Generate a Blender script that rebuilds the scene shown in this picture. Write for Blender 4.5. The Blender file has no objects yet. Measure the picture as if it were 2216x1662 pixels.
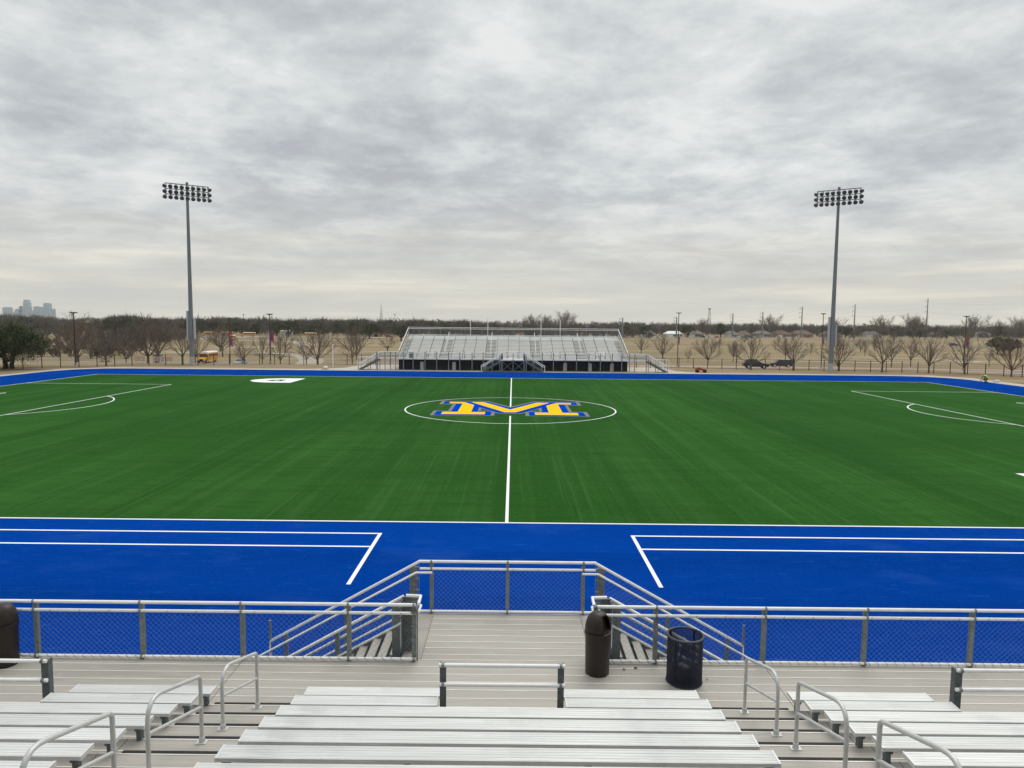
import bpy, math, random
from mathutils import Vector, Matrix
PI = math.pi
scene = bpy.context.scene
COL = scene.collection

# ------------------------------------------------------------------ camera
FPX, PITCH, ROLL, YAW = 1535.16, 0.0871, 0.0097, -0.001
cd = bpy.data.cameras.new('camera'); cam = bpy.data.objects.new('camera', cd); COL.objects.link(cam)
cd.sensor_width = 36.0; cd.lens = 36.0 * FPX / 2216.0; cd.clip_start = 0.1; cd.clip_end = 20000.0
_cp, _sp, _cy, _sy = math.cos(PITCH), math.sin(PITCH), math.cos(YAW), math.sin(YAW)
_fw = Vector((_sy*_cp, _cy*_cp, -_sp)); _rt = Vector((_cy, -_sy, 0)); _up = _rt.cross(_fw)
_r2 = _rt*math.cos(ROLL) + _up*math.sin(ROLL); _u2 = _up*math.cos(ROLL) - _rt*math.sin(ROLL)
_m = Matrix((_r2, _u2, -_fw)).transposed().to_4x4(); _m.translation = Vector((0.1746, 0.0, 7.5904))
cam.matrix_world = _m
scene.camera = cam

# ------------------------------------------------------------------ sky and sun
SUN_EL, SUN_AZ = math.radians(58), math.radians(28)
def nd(nt, typ, **kw):
    n = nt.nodes.new(typ)
    for k, v in kw.items():
        if k.startswith('i_'):
            key = k[2:]; key = int(key) if key.isdigit() else key.replace('_', ' ')
            n.inputs[key].default_value = v
        else: setattr(n, k, v)
    return n
def ramp(nt, stops, interp='LINEAR'):
    n = nt.nodes.new('ShaderNodeValToRGB'); cr = n.color_ramp; cr.interpolation = interp
    while len(cr.elements) < len(stops): cr.elements.new(0.5)
    for e, (p, c) in zip(cr.elements, stops): e.position = p; e.color = (*c, 1)
    return n
world = bpy.data.worlds.new('World'); scene.world = world; world.use_nodes = True
def build_world():
    nt = world.node_tree; nt.nodes.clear(); L = nt.links.new
    out = nd(nt, 'ShaderNodeOutputWorld'); bg = nd(nt, 'ShaderNodeBackground')
    tc = nd(nt, 'ShaderNodeTexCoord'); sep = nd(nt, 'ShaderNodeSeparateXYZ'); L(tc.outputs['Generated'], sep.inputs[0])
    zc = nd(nt, 'ShaderNodeMath', operation='MAXIMUM', i_1=0.0); L(sep.outputs['Z'], zc.inputs[0])
    za = nd(nt, 'ShaderNodeMath', operation='ADD', i_1=0.15); L(zc.outputs[0], za.inputs[0])
    inv = nd(nt, 'ShaderNodeMath', operation='DIVIDE', i_0=1.0); L(za.outputs[0], inv.inputs[1])
    sc = nd(nt, 'ShaderNodeVectorMath', operation='SCALE'); L(tc.outputs['Generated'], sc.inputs[0]); L(inv.outputs[0], sc.inputs['Scale'])
    mp = nd(nt, 'ShaderNodeMapping'); mp.inputs['Scale'].default_value = (1, 1, 0.0); mp.inputs['Location'].default_value = (3.1, 7.7, 0.4); L(sc.outputs[0], mp.inputs[0])
    n1 = nd(nt, 'ShaderNodeTexNoise', i_Scale=2.1, i_Detail=11.0, i_Roughness=0.57, i_Distortion=0.15); L(mp.outputs[0], n1.inputs['Vector'])
    n2 = nd(nt, 'ShaderNodeTexNoise', i_Scale=0.7, i_Detail=3.0, i_Roughness=0.5, i_Distortion=0.1); L(mp.outputs[0], n2.inputs['Vector'])
    n3 = nd(nt, 'ShaderNodeTexNoise', i_Scale=9.0, i_Detail=9.0, i_Roughness=0.64, i_Distortion=0.15); L(mp.outputs[0], n3.inputs['Vector'])
    a = nd(nt, 'ShaderNodeMath', operation='MULTIPLY', i_1=0.52); L(n1.outputs[0], a.inputs[0])
    b = nd(nt, 'ShaderNodeMath', operation='MULTIPLY_ADD', i_1=0.26); L(n2.outputs[0], b.inputs[0]); L(a.outputs[0], b.inputs[2])
    c = nd(nt, 'ShaderNodeMath', operation='MULTIPLY_ADD', i_1=0.22); L(n3.outputs[0], c.inputs[0]); L(b.outputs[0], c.inputs[2])
    cr = ramp(nt, [(0.385, (0.465, 0.488, 0.525)), (0.455, (0.555, 0.585, 0.612)), (0.51, (0.655, 0.69, 0.70)), (0.60, (0.83, 0.85, 0.84))])
    L(c.outputs[0], cr.inputs[0])
    # nearer the horizon the layer thins into a pale warm band
    hz = nd(nt, 'ShaderNodeMapRange'); hz.inputs[1].default_value = 0.0; hz.inputs[2].default_value = 0.20; hz.inputs[3].default_value = 1.0; hz.inputs[4].default_value = 0.0
    hz.interpolation_type = 'SMOOTHSTEP'; L(zc.outputs[0], hz.inputs[0])
    mp2 = nd(nt, 'ShaderNodeMapping'); mp2.inputs['Scale'].default_value = (2.2, 2.2, 30.0); L(tc.outputs['Generated'], mp2.inputs[0])
    n4 = nd(nt, 'ShaderNodeTexNoise', i_Scale=1.6, i_Detail=6.0, i_Roughness=0.55, i_Distortion=0.3); L(mp2.outputs[0], n4.inputs['Vector'])
    wr = ramp(nt, [(0.36, (0.615, 0.605, 0.565)), (0.52, (0.70, 0.675, 0.60)), (0.66, (0.88, 0.81, 0.665))]); L(n4.outputs[0], wr.inputs[0])
    hm = nd(nt, 'ShaderNodeMath', operation='MULTIPLY', i_1=0.92); L(hz.outputs[0], hm.inputs[0])
    mx = nd(nt, 'ShaderNodeMix', data_type='RGBA'); L(hm.outputs[0], mx.inputs[0]); L(cr.outputs[0], mx.inputs[6]); L(wr.outputs[0], mx.inputs[7])
    # an overcast sky grows brighter towards the zenith
    zb = nd(nt, 'ShaderNodeMapRange'); zb.inputs[1].default_value = 0.40; zb.inputs[2].default_value = 0.9; zb.inputs[3].default_value = 1.0; zb.inputs[4].default_value = 1.5
    L(zc.outputs[0], zb.inputs[0])
    br = nd(nt, 'ShaderNodeVectorMath', operation='SCALE'); L(mx.outputs[2], br.inputs[0]); L(zb.outputs[0], br.inputs['Scale'])
    # thin clear-sky light behind the clouds
    sky = nd(nt, 'ShaderNodeTexSky', sky_type='NISHITA'); sky.sun_disc = False; sky.sun_elevation = SUN_EL; sky.sun_rotation = SUN_AZ
    ss = nd(nt, 'ShaderNodeVectorMath', operation='SCALE'); ss.inputs['Scale'].default_value = 0.08; L(sky.outputs[0], ss.inputs[0])
    m2 = nd(nt, 'ShaderNodeMix', data_type='RGBA'); m2.inputs[0].default_value = 0.97; L(ss.outputs[0], m2.inputs[6]); L(br.outputs[0], m2.inputs[7])
    gnd = nd(nt, 'ShaderNodeMath', operation='GREATER_THAN', i_1=-0.004); L(sep.outputs['Z'], gnd.inputs[0])
    m3 = nd(nt, 'ShaderNodeMix', data_type='RGBA'); L(gnd.outputs[0], m3.inputs[0]); m3.inputs[6].default_value = (0.22, 0.21, 0.19, 1); L(m2.outputs[2], m3.inputs[7])
    L(m3.outputs[2], bg.inputs[0]); bg.inputs[1].default_value = 1.0; L(bg.outputs[0], out.inputs[0])
build_world()
sl = bpy.data.lights.new('sun', 'SUN'); sl.energy = 1.3; sl.angle = math.radians(40); sl.color = (1.0, 0.97, 0.93)
sun = bpy.data.objects.new('sun', sl); COL.objects.link(sun)
_sd = Vector((math.sin(SUN_AZ)*math.cos(SUN_EL), math.cos(SUN_AZ)*math.cos(SUN_EL), math.sin(SUN_EL)))
sun.rotation_euler = _sd.to_track_quat('Z', 'Y').to_euler()
vs = scene.view_settings; vs.view_transform = 'Standard'; vs.look = 'None'; vs.exposure = 0.0; vs.gamma = 1.0; vs.use_curve_mapping = False
scene.cycles.volume_bounces = 2

# ------------------------------------------------------------------ materials
def pm(name, col, rough=0.6, metal=0.0, var=0.12, scale=6.0, stretch=(1, 1, 1), spec=0.3, bump=0.0, bscale=60.0, col2=None, detail=4.0):
    m = bpy.data.materials.new(name); m.use_nodes = True; nt = m.node_tree; L = nt.links.new
    bs = nt.nodes['Principled BSDF']; bs.inputs['Roughness'].default_value = rough; bs.inputs['Metallic'].default_value = metal
    bs.inputs['Specular IOR Level'].default_value = spec
    tc = nd(nt, 'ShaderNodeTexCoord'); mp = nd(nt, 'ShaderNodeMapping'); mp.inputs['Scale'].default_value = stretch; L(tc.outputs['Object'], mp.inputs[0])
    n = nd(nt, 'ShaderNodeTexNoise', i_Scale=scale, i_Detail=detail, i_Roughness=0.6); L(mp.outputs[0], n.inputs['Vector'])
    c2 = col2 or tuple(min(1, v*(1+var)) for v in col); c1 = tuple(v*(1-var) for v in col)
    if col2: c1 = col
    r = ramp(nt, [(0.3, c1), (0.7, c2)]); L(n.outputs[0], r.inputs[0]); L(r.outputs[0], bs.inputs['Base Color'])
    if bump:
        n2 = nd(nt, 'ShaderNodeTexNoise', i_Scale=bscale, i_Detail=3.0); L(mp.outputs[0], n2.inputs['Vector'])
        b = nd(nt, 'ShaderNodeBump'); b.inputs['Strength'].default_value = bump; b.inputs['Distance'].default_value = 0.02; L(n2.outputs[0], b.inputs['Height']); L(b.outputs[0], bs.inputs['Normal'])
    return m
def mixmat(name, rough, layers, spec=0.2, bump=None, metal=0.0, coords='Object'):
    """layers: list of (scale, stretch, detail, lo, hi, colour, strength); first entry is the base colour tuple."""
    m = bpy.data.materials.new(name); m.use_nodes = True; nt = m.node_tree; L = nt.links.new
    bs = nt.nodes['Principled BSDF']; bs.inputs['Roughness'].default_value = rough; bs.inputs['Specular IOR Level'].default_value = spec; bs.inputs['Metallic'].default_value = metal
    tc = nd(nt, 'ShaderNodeTexCoord'); cur = None
    for ly in layers[1:]:
        scale, stretch, detail, lo, hi, colr, st = ly
        mp = nd(nt, 'ShaderNodeMapping'); mp.inputs['Scale'].default_value = stretch; L(tc.outputs[coords], mp.inputs[0])
        n = nd(nt, 'ShaderNodeTexNoise', i_Scale=scale, i_Detail=detail, i_Roughness=0.6); L(mp.outputs[0], n.inputs['Vector'])
        mr = nd(nt, 'ShaderNodeMapRange'); mr.inputs[1].default_value = lo; mr.inputs[2].default_value = hi; mr.inputs[3].default_value = 0; mr.inputs[4].default_value = st
        L(n.outputs[0], mr.inputs[0])
        mx = nd(nt, 'ShaderNodeMix', data_type='RGBA'); L(mr.outputs[0], mx.inputs[0]); mx.inputs[7].default_value = (*colr, 1)
        if cur is None: mx.inputs[6].default_value = (*layers[0], 1)
        else: L(cur, mx.inputs[6])
        cur = mx.outputs[2]
    L(cur, bs.inputs['Base Color'])
    if bump:
        n2 = nd(nt, 'ShaderNodeTexNoise', i_Scale=bump[0], i_Detail=4.0); L(tc.outputs[coords], n2.inputs['Vector'])
        b = nd(nt, 'ShaderNodeBump'); b.inputs['Strength'].default_value = bump[1]; b.inputs['Distance'].default_value = bump[2]; L(n2.outputs[0], b.inputs['Height']); L(b.outputs[0], bs.inputs['Normal'])
    return m
M = {}
M['turf'] = mixmat('green_turf', 1.0, [(0.0195, 0.084, 0.012),
    (0.22, (1, 0.03, 1), 2, 0.40, 0.62, (0.032, 0.115, 0.019), 0.8), (1.1, (1, 0.02, 1), 4, 0.50, 0.66, (0.052, 0.14, 0.034), 0.5),
    (0.05, (1, 1, 1), 3, 0.42, 0.62, (0.014, 0.070, 0.009), 0.6), (1.6, (0.25, 1, 1), 5, 0.48, 0.70, (0.012, 0.060, 0.008), 0.5),
    (3.6, (1, 0.012, 1), 3, 0.56, 0.68, (0.072, 0.165, 0.048), 0.26), (0.6, (0.08, 1, 1), 4, 0.5, 0.66, (0.014, 0.066, 0.010), 0.4), (9.0, (0.5, 1, 1), 3, 0.45, 0.7, (0.045, 0.13, 0.03), 0.45)], spec=0.02, bump=(22.0, 0.5, 0.02))
M['blue'] = mixmat('blue_turf', 1.0, [(0.0, 0.042, 0.285),
    (0.35, (0.06, 1, 1), 4, 0.42, 0.64, (0.0, 0.032, 0.215), 0.75), (3.0, (0.3, 1, 1), 5, 0.46, 0.7, (0.003, 0.048, 0.30), 0.5),
    (14.0, (0.6, 1, 1), 3, 0.45, 0.7, (0.006, 0.065, 0.33), 0.5), (0.08, (1, 1, 1), 3, 0.5, 0.65, (0.002, 0.05, 0.30), 0.6), (5.5, (0.25, 1, 1), 6, 0.58, 0.72, (0.02, 0.10, 0.40), 0.45), (0.30, (0.7, 1, 1), 4, 0.56, 0.70, (0.015, 0.07, 0.33), 0.5)], spec=0.0, bump=(26.0, 0.5, 0.02))
def rolls(m, axis, width, tone, seam):
    """turf comes in rolls: every other roll is a little darker, with a thin seam between"""
    nt = m.node_tree; L = nt.links.new; bs = nt.nodes['Principled BSDF']; src = bs.inputs['Base Color'].links[0].from_socket
    tc = nd(nt, 'ShaderNodeTexCoord'); sp = nd(nt, 'ShaderNodeSeparateXYZ'); L(tc.outputs['Object'], sp.inputs[0])
    dv = nd(nt, 'ShaderNodeMath', operation='DIVIDE', i_1=width); L(sp.outputs[axis], dv.inputs[0])
    fl = nd(nt, 'ShaderNodeMath', operation='FLOOR'); L(dv.outputs[0], fl.inputs[0])
    wn = nd(nt, 'ShaderNodeTexWhiteNoise', noise_dimensions='1D'); L(fl.outputs[0], wn.inputs['W'])
    fr = nd(nt, 'ShaderNodeMath', operation='FRACT'); L(dv.outputs[0], fr.inputs[0])
    sm = nd(nt, 'ShaderNodeMath', operation='LESS_THAN', i_1=0.05/width); L(fr.outputs[0], sm.inputs[0])
    f1 = nd(nt, 'ShaderNodeMapRange'); f1.inputs[3].default_value = 1-tone; f1.inputs[4].default_value = 1+tone; L(wn.outputs['Value'], f1.inputs[0])
    f2 = nd(nt, 'ShaderNodeMath', operation='MULTIPLY_ADD', i_1=-seam, i_2=1.0); L(sm.outputs[0], f2.inputs[0])
    f3 = nd(nt, 'ShaderNodeMath', operation='MULTIPLY'); L(f1.outputs[0], f3.inputs[0]); L(f2.outputs[0], f3.inputs[1])
    sc = nd(nt, 'ShaderNodeVectorMath', operation='SCALE'); L(src, sc.inputs[0]); L(f3.outputs[0], sc.inputs['Scale']); L(sc.outputs[0], bs.inputs['Base Color'])
rolls(M['turf'], 'X', 4.572, 0.07, 0.22); rolls(M['blue'], 'Y', 3.81, 0.06, 0.18)
def per_object(m, lo, hi):
    nt = m.node_tree; L = nt.links.new; bs = nt.nodes['Principled BSDF']; src = bs.inputs['Base Color'].links[0].from_socket
    oi = nd(nt, 'ShaderNodeObjectInfo'); f1 = nd(nt, 'ShaderNodeMapRange'); f1.inputs[3].default_value = lo; f1.inputs[4].default_value = hi; L(oi.outputs['Random'], f1.inputs[0])
    sc = nd(nt, 'ShaderNodeVectorMath', operation='SCALE'); L(src, sc.inputs[0]); L(f1.outputs[0], sc.inputs['Scale']); L(sc.outputs[0], bs.inputs['Base Color'])
M['line'] = pm('white_turf_paint', (0.90, 0.90, 0.89), 0.9, var=0.08, scale=12, spec=0.1)
M['gold'] = pm('gold_turf', (0.90, 0.56, 0.02), 1.0, var=0.07, scale=5, spec=0.0)
M['logoblue'] = pm('royal_blue_turf', (0.0, 0.055, 0.46), 1.0, var=0.1, scale=5, spec=0.0)
M['navy'] = pm('navy_turf', (0.015, 0.02, 0.12), 0.9, var=0.1, scale=5, spec=0.1)
M['logogray'] = pm('grey_turf', (0.20, 0.205, 0.19), 0.9, var=0.2, scale=9, spec=0.1)
M['drygrass'] = mixmat('dormant_grass', 1.0, [(0.31, 0.235, 0.145),
    (0.035, (0.6, 1.6, 1), 6, 0.42, 0.62, (0.41, 0.315, 0.19), 0.9), (0.14, (0.25, 2.0, 1), 6, 0.46, 0.64, (0.19, 0.155, 0.088), 0.8),
    (0.9, (0.5, 1.4, 1), 6, 0.5, 0.68, (0.14, 0.135, 0.06), 0.6), (0.018, (0.5, 1.6, 1), 4, 0.46, 0.6, (0.215, 0.175, 0.11), 0.75)], spec=0.05, bump=(3.0, 0.6, 0.1))
M['concrete'] = pm('pale_concrete', (0.50, 0.445, 0.37), 0.9, var=0.12, scale=0.6, spec=0.1)
M['pinkpave'] = pm('pink_concrete', (0.50, 0.37, 0.33), 0.9, var=0.14, scale=0.4, spec=0.1)
M['road'] = pm('worn_asphalt', (0.27, 0.25, 0.235), 0.9, var=0.12, scale=0.3, spec=0.1)
M['lot'] = pm('lot_paving', (0.40, 0.35, 0.28), 0.9, var=0.12, scale=0.1, spec=0.1)
M['bench'] = mixmat('bench_aluminium', 0.5, [(0.66, 0.66, 0.635),
    (7.0, (0.10, 5, 1), 5, 0.45, 0.64, (0.80, 0.80, 0.78), 0.9), (1.3, (0.8, 0.6, 1), 4, 0.5, 0.7, (0.50, 0.51, 0.50), 0.55),
    (26.0, (0.05, 1.2, 1), 3, 0.60, 0.70, (0.84, 0.84, 0.83), 0.9), (160.0, (1, 1, 1), 2, 0.66, 0.70, (0.3, 0.3, 0.29), 0.35)], spec=0.4, metal=0.25)
per_object(M['bench'], 0.90, 1.03)
M['benchcap'] = pm('bench_end_cap', (0.72, 0.72, 0.70), 0.45, metal=0.3, var=0.05)
M['deck'] = mixmat('deck_aluminium', 0.6, [(0.40, 0.372, 0.33),
    (5.0, (0.10, 3, 1), 5, 0.45, 0.68, (0.47, 0.435, 0.385), 0.8), (0.8, (0.35, 1.3, 1), 5, 0.5, 0.7, (0.315, 0.29, 0.26), 0.65),
    (24.0, (0.04, 1, 1), 3, 0.58, 0.70, (0.54, 0.51, 0.46), 0.5), (1.9, (1, 1, 1), 5, 0.60, 0.75, (0.50, 0.475, 0.43), 0.6), (70.0, (1, 1, 1), 2, 0.68, 0.73, (0.2, 0.18, 0.16), 0.5)], spec=0.35, metal=0.15)
per_object(M['deck'], 0.93, 1.03)
M['lip'] = pm('deck_ridge', (0.80, 0.77, 0.70), 0.5, metal=0.2, var=0.1, scale=3)
M['rail'] = pm('rail_aluminium', (0.90, 0.90, 0.88), 0.4, metal=0.0, var=0.07, scale=5, spec=0.4)
M['handrail'] = pm('satin_handrail', (0.62, 0.62, 0.60), 0.45, metal=0.3, var=0.06, scale=6, spec=0.4)
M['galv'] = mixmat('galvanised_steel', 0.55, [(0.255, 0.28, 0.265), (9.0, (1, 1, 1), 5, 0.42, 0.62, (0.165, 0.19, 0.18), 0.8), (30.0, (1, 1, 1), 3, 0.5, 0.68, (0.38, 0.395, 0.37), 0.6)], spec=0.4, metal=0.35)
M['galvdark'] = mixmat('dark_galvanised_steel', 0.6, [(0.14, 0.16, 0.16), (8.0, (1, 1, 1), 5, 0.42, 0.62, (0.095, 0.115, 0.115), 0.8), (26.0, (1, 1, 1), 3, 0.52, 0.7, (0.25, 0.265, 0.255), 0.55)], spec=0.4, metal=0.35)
M['wire'] = pm('fence_wire', (0.22, 0.235, 0.24), 0.5, metal=0.2, var=0.15, scale=20)
M['nosing'] = pm('black_nosing', (0.022, 0.021, 0.022), 0.7, var=0.3, scale=10)
M['black'] = pm('black_steel', (0.018, 0.017, 0.016), 0.6, var=0.25, scale=5)
M['bronze'] = pm('bronze_paint', (0.05, 0.036, 0.03), 0.6, var=0.2, scale=2)
M['brownbin'] = pm('brown_plastic', (0.026, 0.018, 0.014), 0.42, var=0.25, scale=8, spec=0.4, bump=0.1, bscale=140)
M['binhole'] = pm('bin_inside', (0.008, 0.006, 0.005), 0.9)
M['navymesh'] = pm('navy_coated_steel', (0.012, 0.016, 0.034), 0.5, var=0.25, scale=14, spec=0.4)
M['navyrim'] = pm('navy_coated_rim', (0.06, 0.068, 0.085), 0.45, var=0.2, scale=14, spec=0.4)
M['binbag'] = pm('black_liner', (0.012, 0.012, 0.014), 0.35, var=0.3, scale=10, spec=0.5)
M['stand'] = mixmat('stand_aluminium', 0.5, [(0.78, 0.785, 0.775), (1.2, (0.2, 1, 1), 4, 0.45, 0.65, (0.86, 0.865, 0.855), 0.8), (0.4, (1, 1, 1), 4, 0.5, 0.7, (0.70, 0.705, 0.695), 0.5)], spec=0.4, metal=0.2)
M['stand2'] = mixmat('stand_tread', 0.6, [(0.78, 0.785, 0.77), (1.2, (0.2, 1, 1), 4, 0.45, 0.65, (0.84, 0.845, 0.83), 0.8), (0.4, (1, 1, 1), 4, 0.5, 0.7, (0.68, 0.685, 0.67), 0.5)], spec=0.3, metal=0.2)
M['underside'] = pm('dark_underside', (0.03, 0.032, 0.034), 0.9, var=0.3, scale=1.5, spec=0.1)
M['pier'] = pm('concrete_pier', (0.42, 0.41, 0.385), 0.9, var=0.12, scale=3, spec=0.1)
M['pole'] = pm('galvanised_pole', (0.20, 0.225, 0.235), 0.5, metal=0.25, var=0.12, scale=1.2, stretch=(1, 1, 0.3))
M['white'] = pm('white_paint', (0.72, 0.72, 0.70), 0.5, var=0.05)
M['lampbody'] = pm('lamp_housing', (0.20, 0.21, 0.21), 0.45, metal=0.4, var=0.2, scale=3)
M['lampglass'] = pm('lamp_glass', (0.07, 0.08, 0.085), 0.15, var=0.1, spec=0.6)
M['bark'] = pm('grey_bark', (0.155, 0.125, 0.105), 0.95, var=0.3, scale=5, stretch=(1, 1, 0.3), spec=0.1)
M['twig'] = pm('brown_twigs', (0.195, 0.155, 0.128), 0.95, var=0.25, scale=1.5, spec=0.05)
M['twigred'] = pm('reddish_twigs', (0.15, 0.10, 0.082), 0.95, var=0.25, scale=1.5, spec=0.05)
for q in ('twig', 'bark'): per_object(M[q], 0.75, 1.12)
M['darkbark'] = pm('dark_bark', (0.04, 0.034, 0.03), 0.95, var=0.3, scale=4, spec=0.1)
M['oakleaf'] = mixmat('live_oak_leaves', 0.75, [(0.045, 0.058, 0.023), (0.9, (1, 1, 1), 4, 0.42, 0.62, (0.088, 0.10, 0.038), 0.85), (3.0, (1, 1, 1), 3, 0.5, 0.7, (0.022, 0.03, 0.014), 0.6)], spec=0.2)
M['woodtwig'] = mixmat('woodland_twigs', 1.0, [(0.10, 0.086, 0.078), (0.05, (1, 1, 1), 4, 0.42, 0.62, (0.155, 0.125, 0.108), 0.85), (0.02, (1, 1, 1), 3, 0.5, 0.65, (0.085, 0.078, 0.062), 0.7)], spec=0.05)
M['woodgreen'] = mixmat('woodland_leaves', 0.9, [(0.045, 0.058, 0.026), (0.06, (1, 1, 1), 4, 0.42, 0.62, (0.075, 0.085, 0.036), 0.8)], spec=0.1)
M['glass'] = pm('dark_glass', (0.02, 0.025, 0.03), 0.12, var=0.1, spec=0.6)
M['tyre'] = pm('tyre_rubber', (0.015, 0.015, 0.015), 0.85)
M['rim'] = pm('wheel_rim', (0.55, 0.55, 0.55), 0.35, metal=0.5)
M['busyellow'] = pm('bus_yellow', (0.72, 0.33, 0.02), 0.4, var=0.08, scale=1.0, spec=0.5)
M['headlight'] = pm('clear_lens', (0.75, 0.74, 0.70), 0.2, var=0.03, spec=0.6)
M['redlens'] = pm('red_lens', (0.35, 0.02, 0.02), 0.3, var=0.05)
def car_paint(n, c): M[n] = pm(n, c, 0.3, var=0.05, spec=0.6)
for n, c in (('paint_white', (0.70, 0.70, 0.69)), ('paint_silver', (0.42, 0.43, 0.44)), ('paint_black', (0.012, 0.014, 0.017)), ('paint_brown', (0.03, 0.022, 0.022)),
             ('paint_red', (0.28, 0.018, 0.018)), ('paint_grey', (0.12, 0.125, 0.13)), ('paint_blue', (0.03, 0.05, 0.11)), ('paint_paleblue', (0.40, 0.45, 0.50))): car_paint(n, c)
M['banner_red'] = pm('red_banner', (0.42, 0.06, 0.07), 0.8)
M['banner_blue'] = pm('blue_banner', (0.09, 0.07, 0.26), 0.8)
M['vest'] = pm('lime_vest', (0.60, 0.80, 0.06), 0.7, var=0.08)
M['cloth_dark'] = pm('dark_trousers', (0.025, 0.027, 0.035), 0.9)
M['cloth_white'] = pm('pale_cloth', (0.62, 0.61, 0.58), 0.9)
M['skin'] = pm('skin', (0.30, 0.17, 0.11), 0.6)
M['orange'] = pm('red_machine_paint', (0.30, 0.065, 0.04), 0.5, var=0.2)
M['redstripe'] = pm('red_reflective', (0.55, 0.07, 0.05), 0.6)
M['leaf'] = pm('dead_leaf', (0.13, 0.075, 0.04), 0.9, var=0.3, scale=30)
M['tower'] = mixmat('hazy_tower_glass', 0.35, [(0.12, 0.23, 0.34), (0.05, (1, 1, 0.3), 3, 0.4, 0.6, (0.17, 0.28, 0.39), 0.8)], spec=0.4)
M['roof_brown'] = pm('brown_shingles', (0.16, 0.115, 0.09), 0.95, var=0.15, scale=0.7)
M['roof_grey'] = pm('grey_shingles', (0.17, 0.165, 0.16), 0.95, var=0.15, scale=0.7)
M['brick'] = pm('tan_brick', (0.36, 0.24, 0.17), 0.95, var=0.12, scale=1.0)
M['cream'] = pm('cream_wall', (0.58, 0.55, 0.48), 0.9, var=0.06)
M['door'] = pm('garage_door', (0.66, 0.65, 0.62), 0.7, var=0.04)

# ------------------------------------------------------------------ mesh helpers
def origin_of(o):
    v = Vector((0, 0, 0))
    while o is not None: v = v + Vector(o.location); o = o.parent
    return v
class MB:
    def __init__(self): self.v = []; self.f = []; self.mi = []; self.cur = 0
    def face(self, idx): self.f.append(idx); self.mi.append(self.cur)
    def add(self, vs, fs):
        b = len(self.v); self.v += [tuple(p) for p in vs]
        for f in fs: self.face([b+i for i in f])
        return self
    def box(self, x0, x1, y0, y1, z0, z1):
        return self.add([(x0,y0,z0),(x1,y0,z0),(x1,y1,z0),(x0,y1,z0),(x0,y0,z1),(x1,y0,z1),(x1,y1,z1),(x0,y1,z1)],
                        [(0,3,2,1),(4,5,6,7),(0,1,5,4),(1,2,6,5),(2,3,7,6),(3,0,4,7)])
    def bar(self, a, b, w, h, up=(0, 0, 1)):
        a, b = Vector(a), Vector(b); d = (b-a).normalized(); u = Vector(up); s = d.cross(u)
        if s.length < 1e-5: s = d.cross(Vector((0, 1, 0)))
        s.normalize(); u = s.cross(d).normalized(); s = s*w/2; u = u*h/2
        vs = [a-s-u, a+s-u, a+s+u, a-s+u, b-s-u, b+s-u, b+s+u, b-s+u]
        return self.add(vs, [(0,1,2,3),(7,6,5,4),(0,4,5,1),(1,5,6,2),(2,6,7,3),(3,7,4,0)])
    def tube(self, path, r, n=8, caps=True):
        P = [Vector(p) for p in path]; rs = r if isinstance(r, (list, tuple)) else [r]*len(P)
        T = []
        for i in range(len(P)):
            t = P[min(i+1, len(P)-1)] - P[max(i-1, 0)]
            T.append(t.normalized() if t.length > 0 else Vector((0, 0, 1)))
        ref = Vector((0, 0, 1)) if abs(T[0].z) < 0.9 else Vector((0, 1, 0))
        s = T[0].cross(ref).normalized(); b = len(self.v)
        for i, p in enumerate(P):
            s = (s - T[i]*s.dot(T[i])); s = s.normalized() if s.length > 1e-6 else T[i].orthogonal().normalized()
            w = T[i].cross(s)
            for k in range(n):
                a = 2*PI*k/n; q = p + s*(rs[i]*math.cos(a)) + w*(rs[i]*math.sin(a)); self.v.append((q.x, q.y, q.z))
        for i in range(len(P)-1):
            for k in range(n):
                k2 = (k+1) % n; self.face([b+i*n+k, b+i*n+k2, b+(i+1)*n+k2, b+(i+1)*n+k])
        if caps and n > 2:
            self.face([b+k for k in range(n)][::-1]); self.face([b+(len(P)-1)*n+k for k in range(n)])
        return self
    def prism(self, poly, z0, z1, plane='xy', off=0.0):
        """extrude a 2D polygon; plane xy: along z; xz: along y between z0,z1; yz: along x"""
        n = len(poly)
        def P(p, h):
            return (p[0], p[1], h) if plane == 'xy' else ((p[0], h, p[1]) if plane == 'xz' else (h, p[0], p[1]))
        vs = [P(p, z0) for p in poly] + [P(p, z1) for p in poly]
        fs = [tuple(range(n))[::-1], tuple(range(n, 2*n))] + [(i, (i+1) % n, n+(i+1) % n, n+i) for i in range(n)]
        return self.add(vs, fs)
    def flat(self, poly, z): return self.add([(p[0], p[1], z) for p in poly], [tuple(range(len(poly)))])
    def lathe(self, prof, cx, cy, n=24, cap0=True, cap1=True):
        b = len(self.v)
        for r, z in prof:
            for k in range(n): a = 2*PI*k/n; self.v.append((cx+r*math.cos(a), cy+r*math.sin(a), z))
        for i in range(len(prof)-1):
            for k in range(n):
                k2 = (k+1) % n; self.face([b+i*n+k, b+i*n+k2, b+(i+1)*n+k2, b+(i+1)*n+k])
        if cap0: self.face([b+k for k in range(n)][::-1])
        if cap1: self.face([b+(len(prof)-1)*n+k for k in range(n)])
        return self
    def build(self, name, mat, parent=None, smooth=False):
        me = bpy.data.meshes.new(name); off = origin_of(parent) if parent else Vector((0, 0, 0))
        me.from_pydata([(x-off.x, y-off.y, z-off.z) for x, y, z in self.v], [], self.f)
        mats = mat if isinstance(mat, (list, tuple)) else [mat]
        for q in mats: me.materials.append(q)
        if any(self.mi): me.polygons.foreach_set('material_index', self.mi)
        if smooth:
            for p in me.polygons: p.use_smooth = True
        me.update()
        o = bpy.data.objects.new(name, me); COL.objects.link(o)
        if parent: o.parent = parent
        return o
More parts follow.
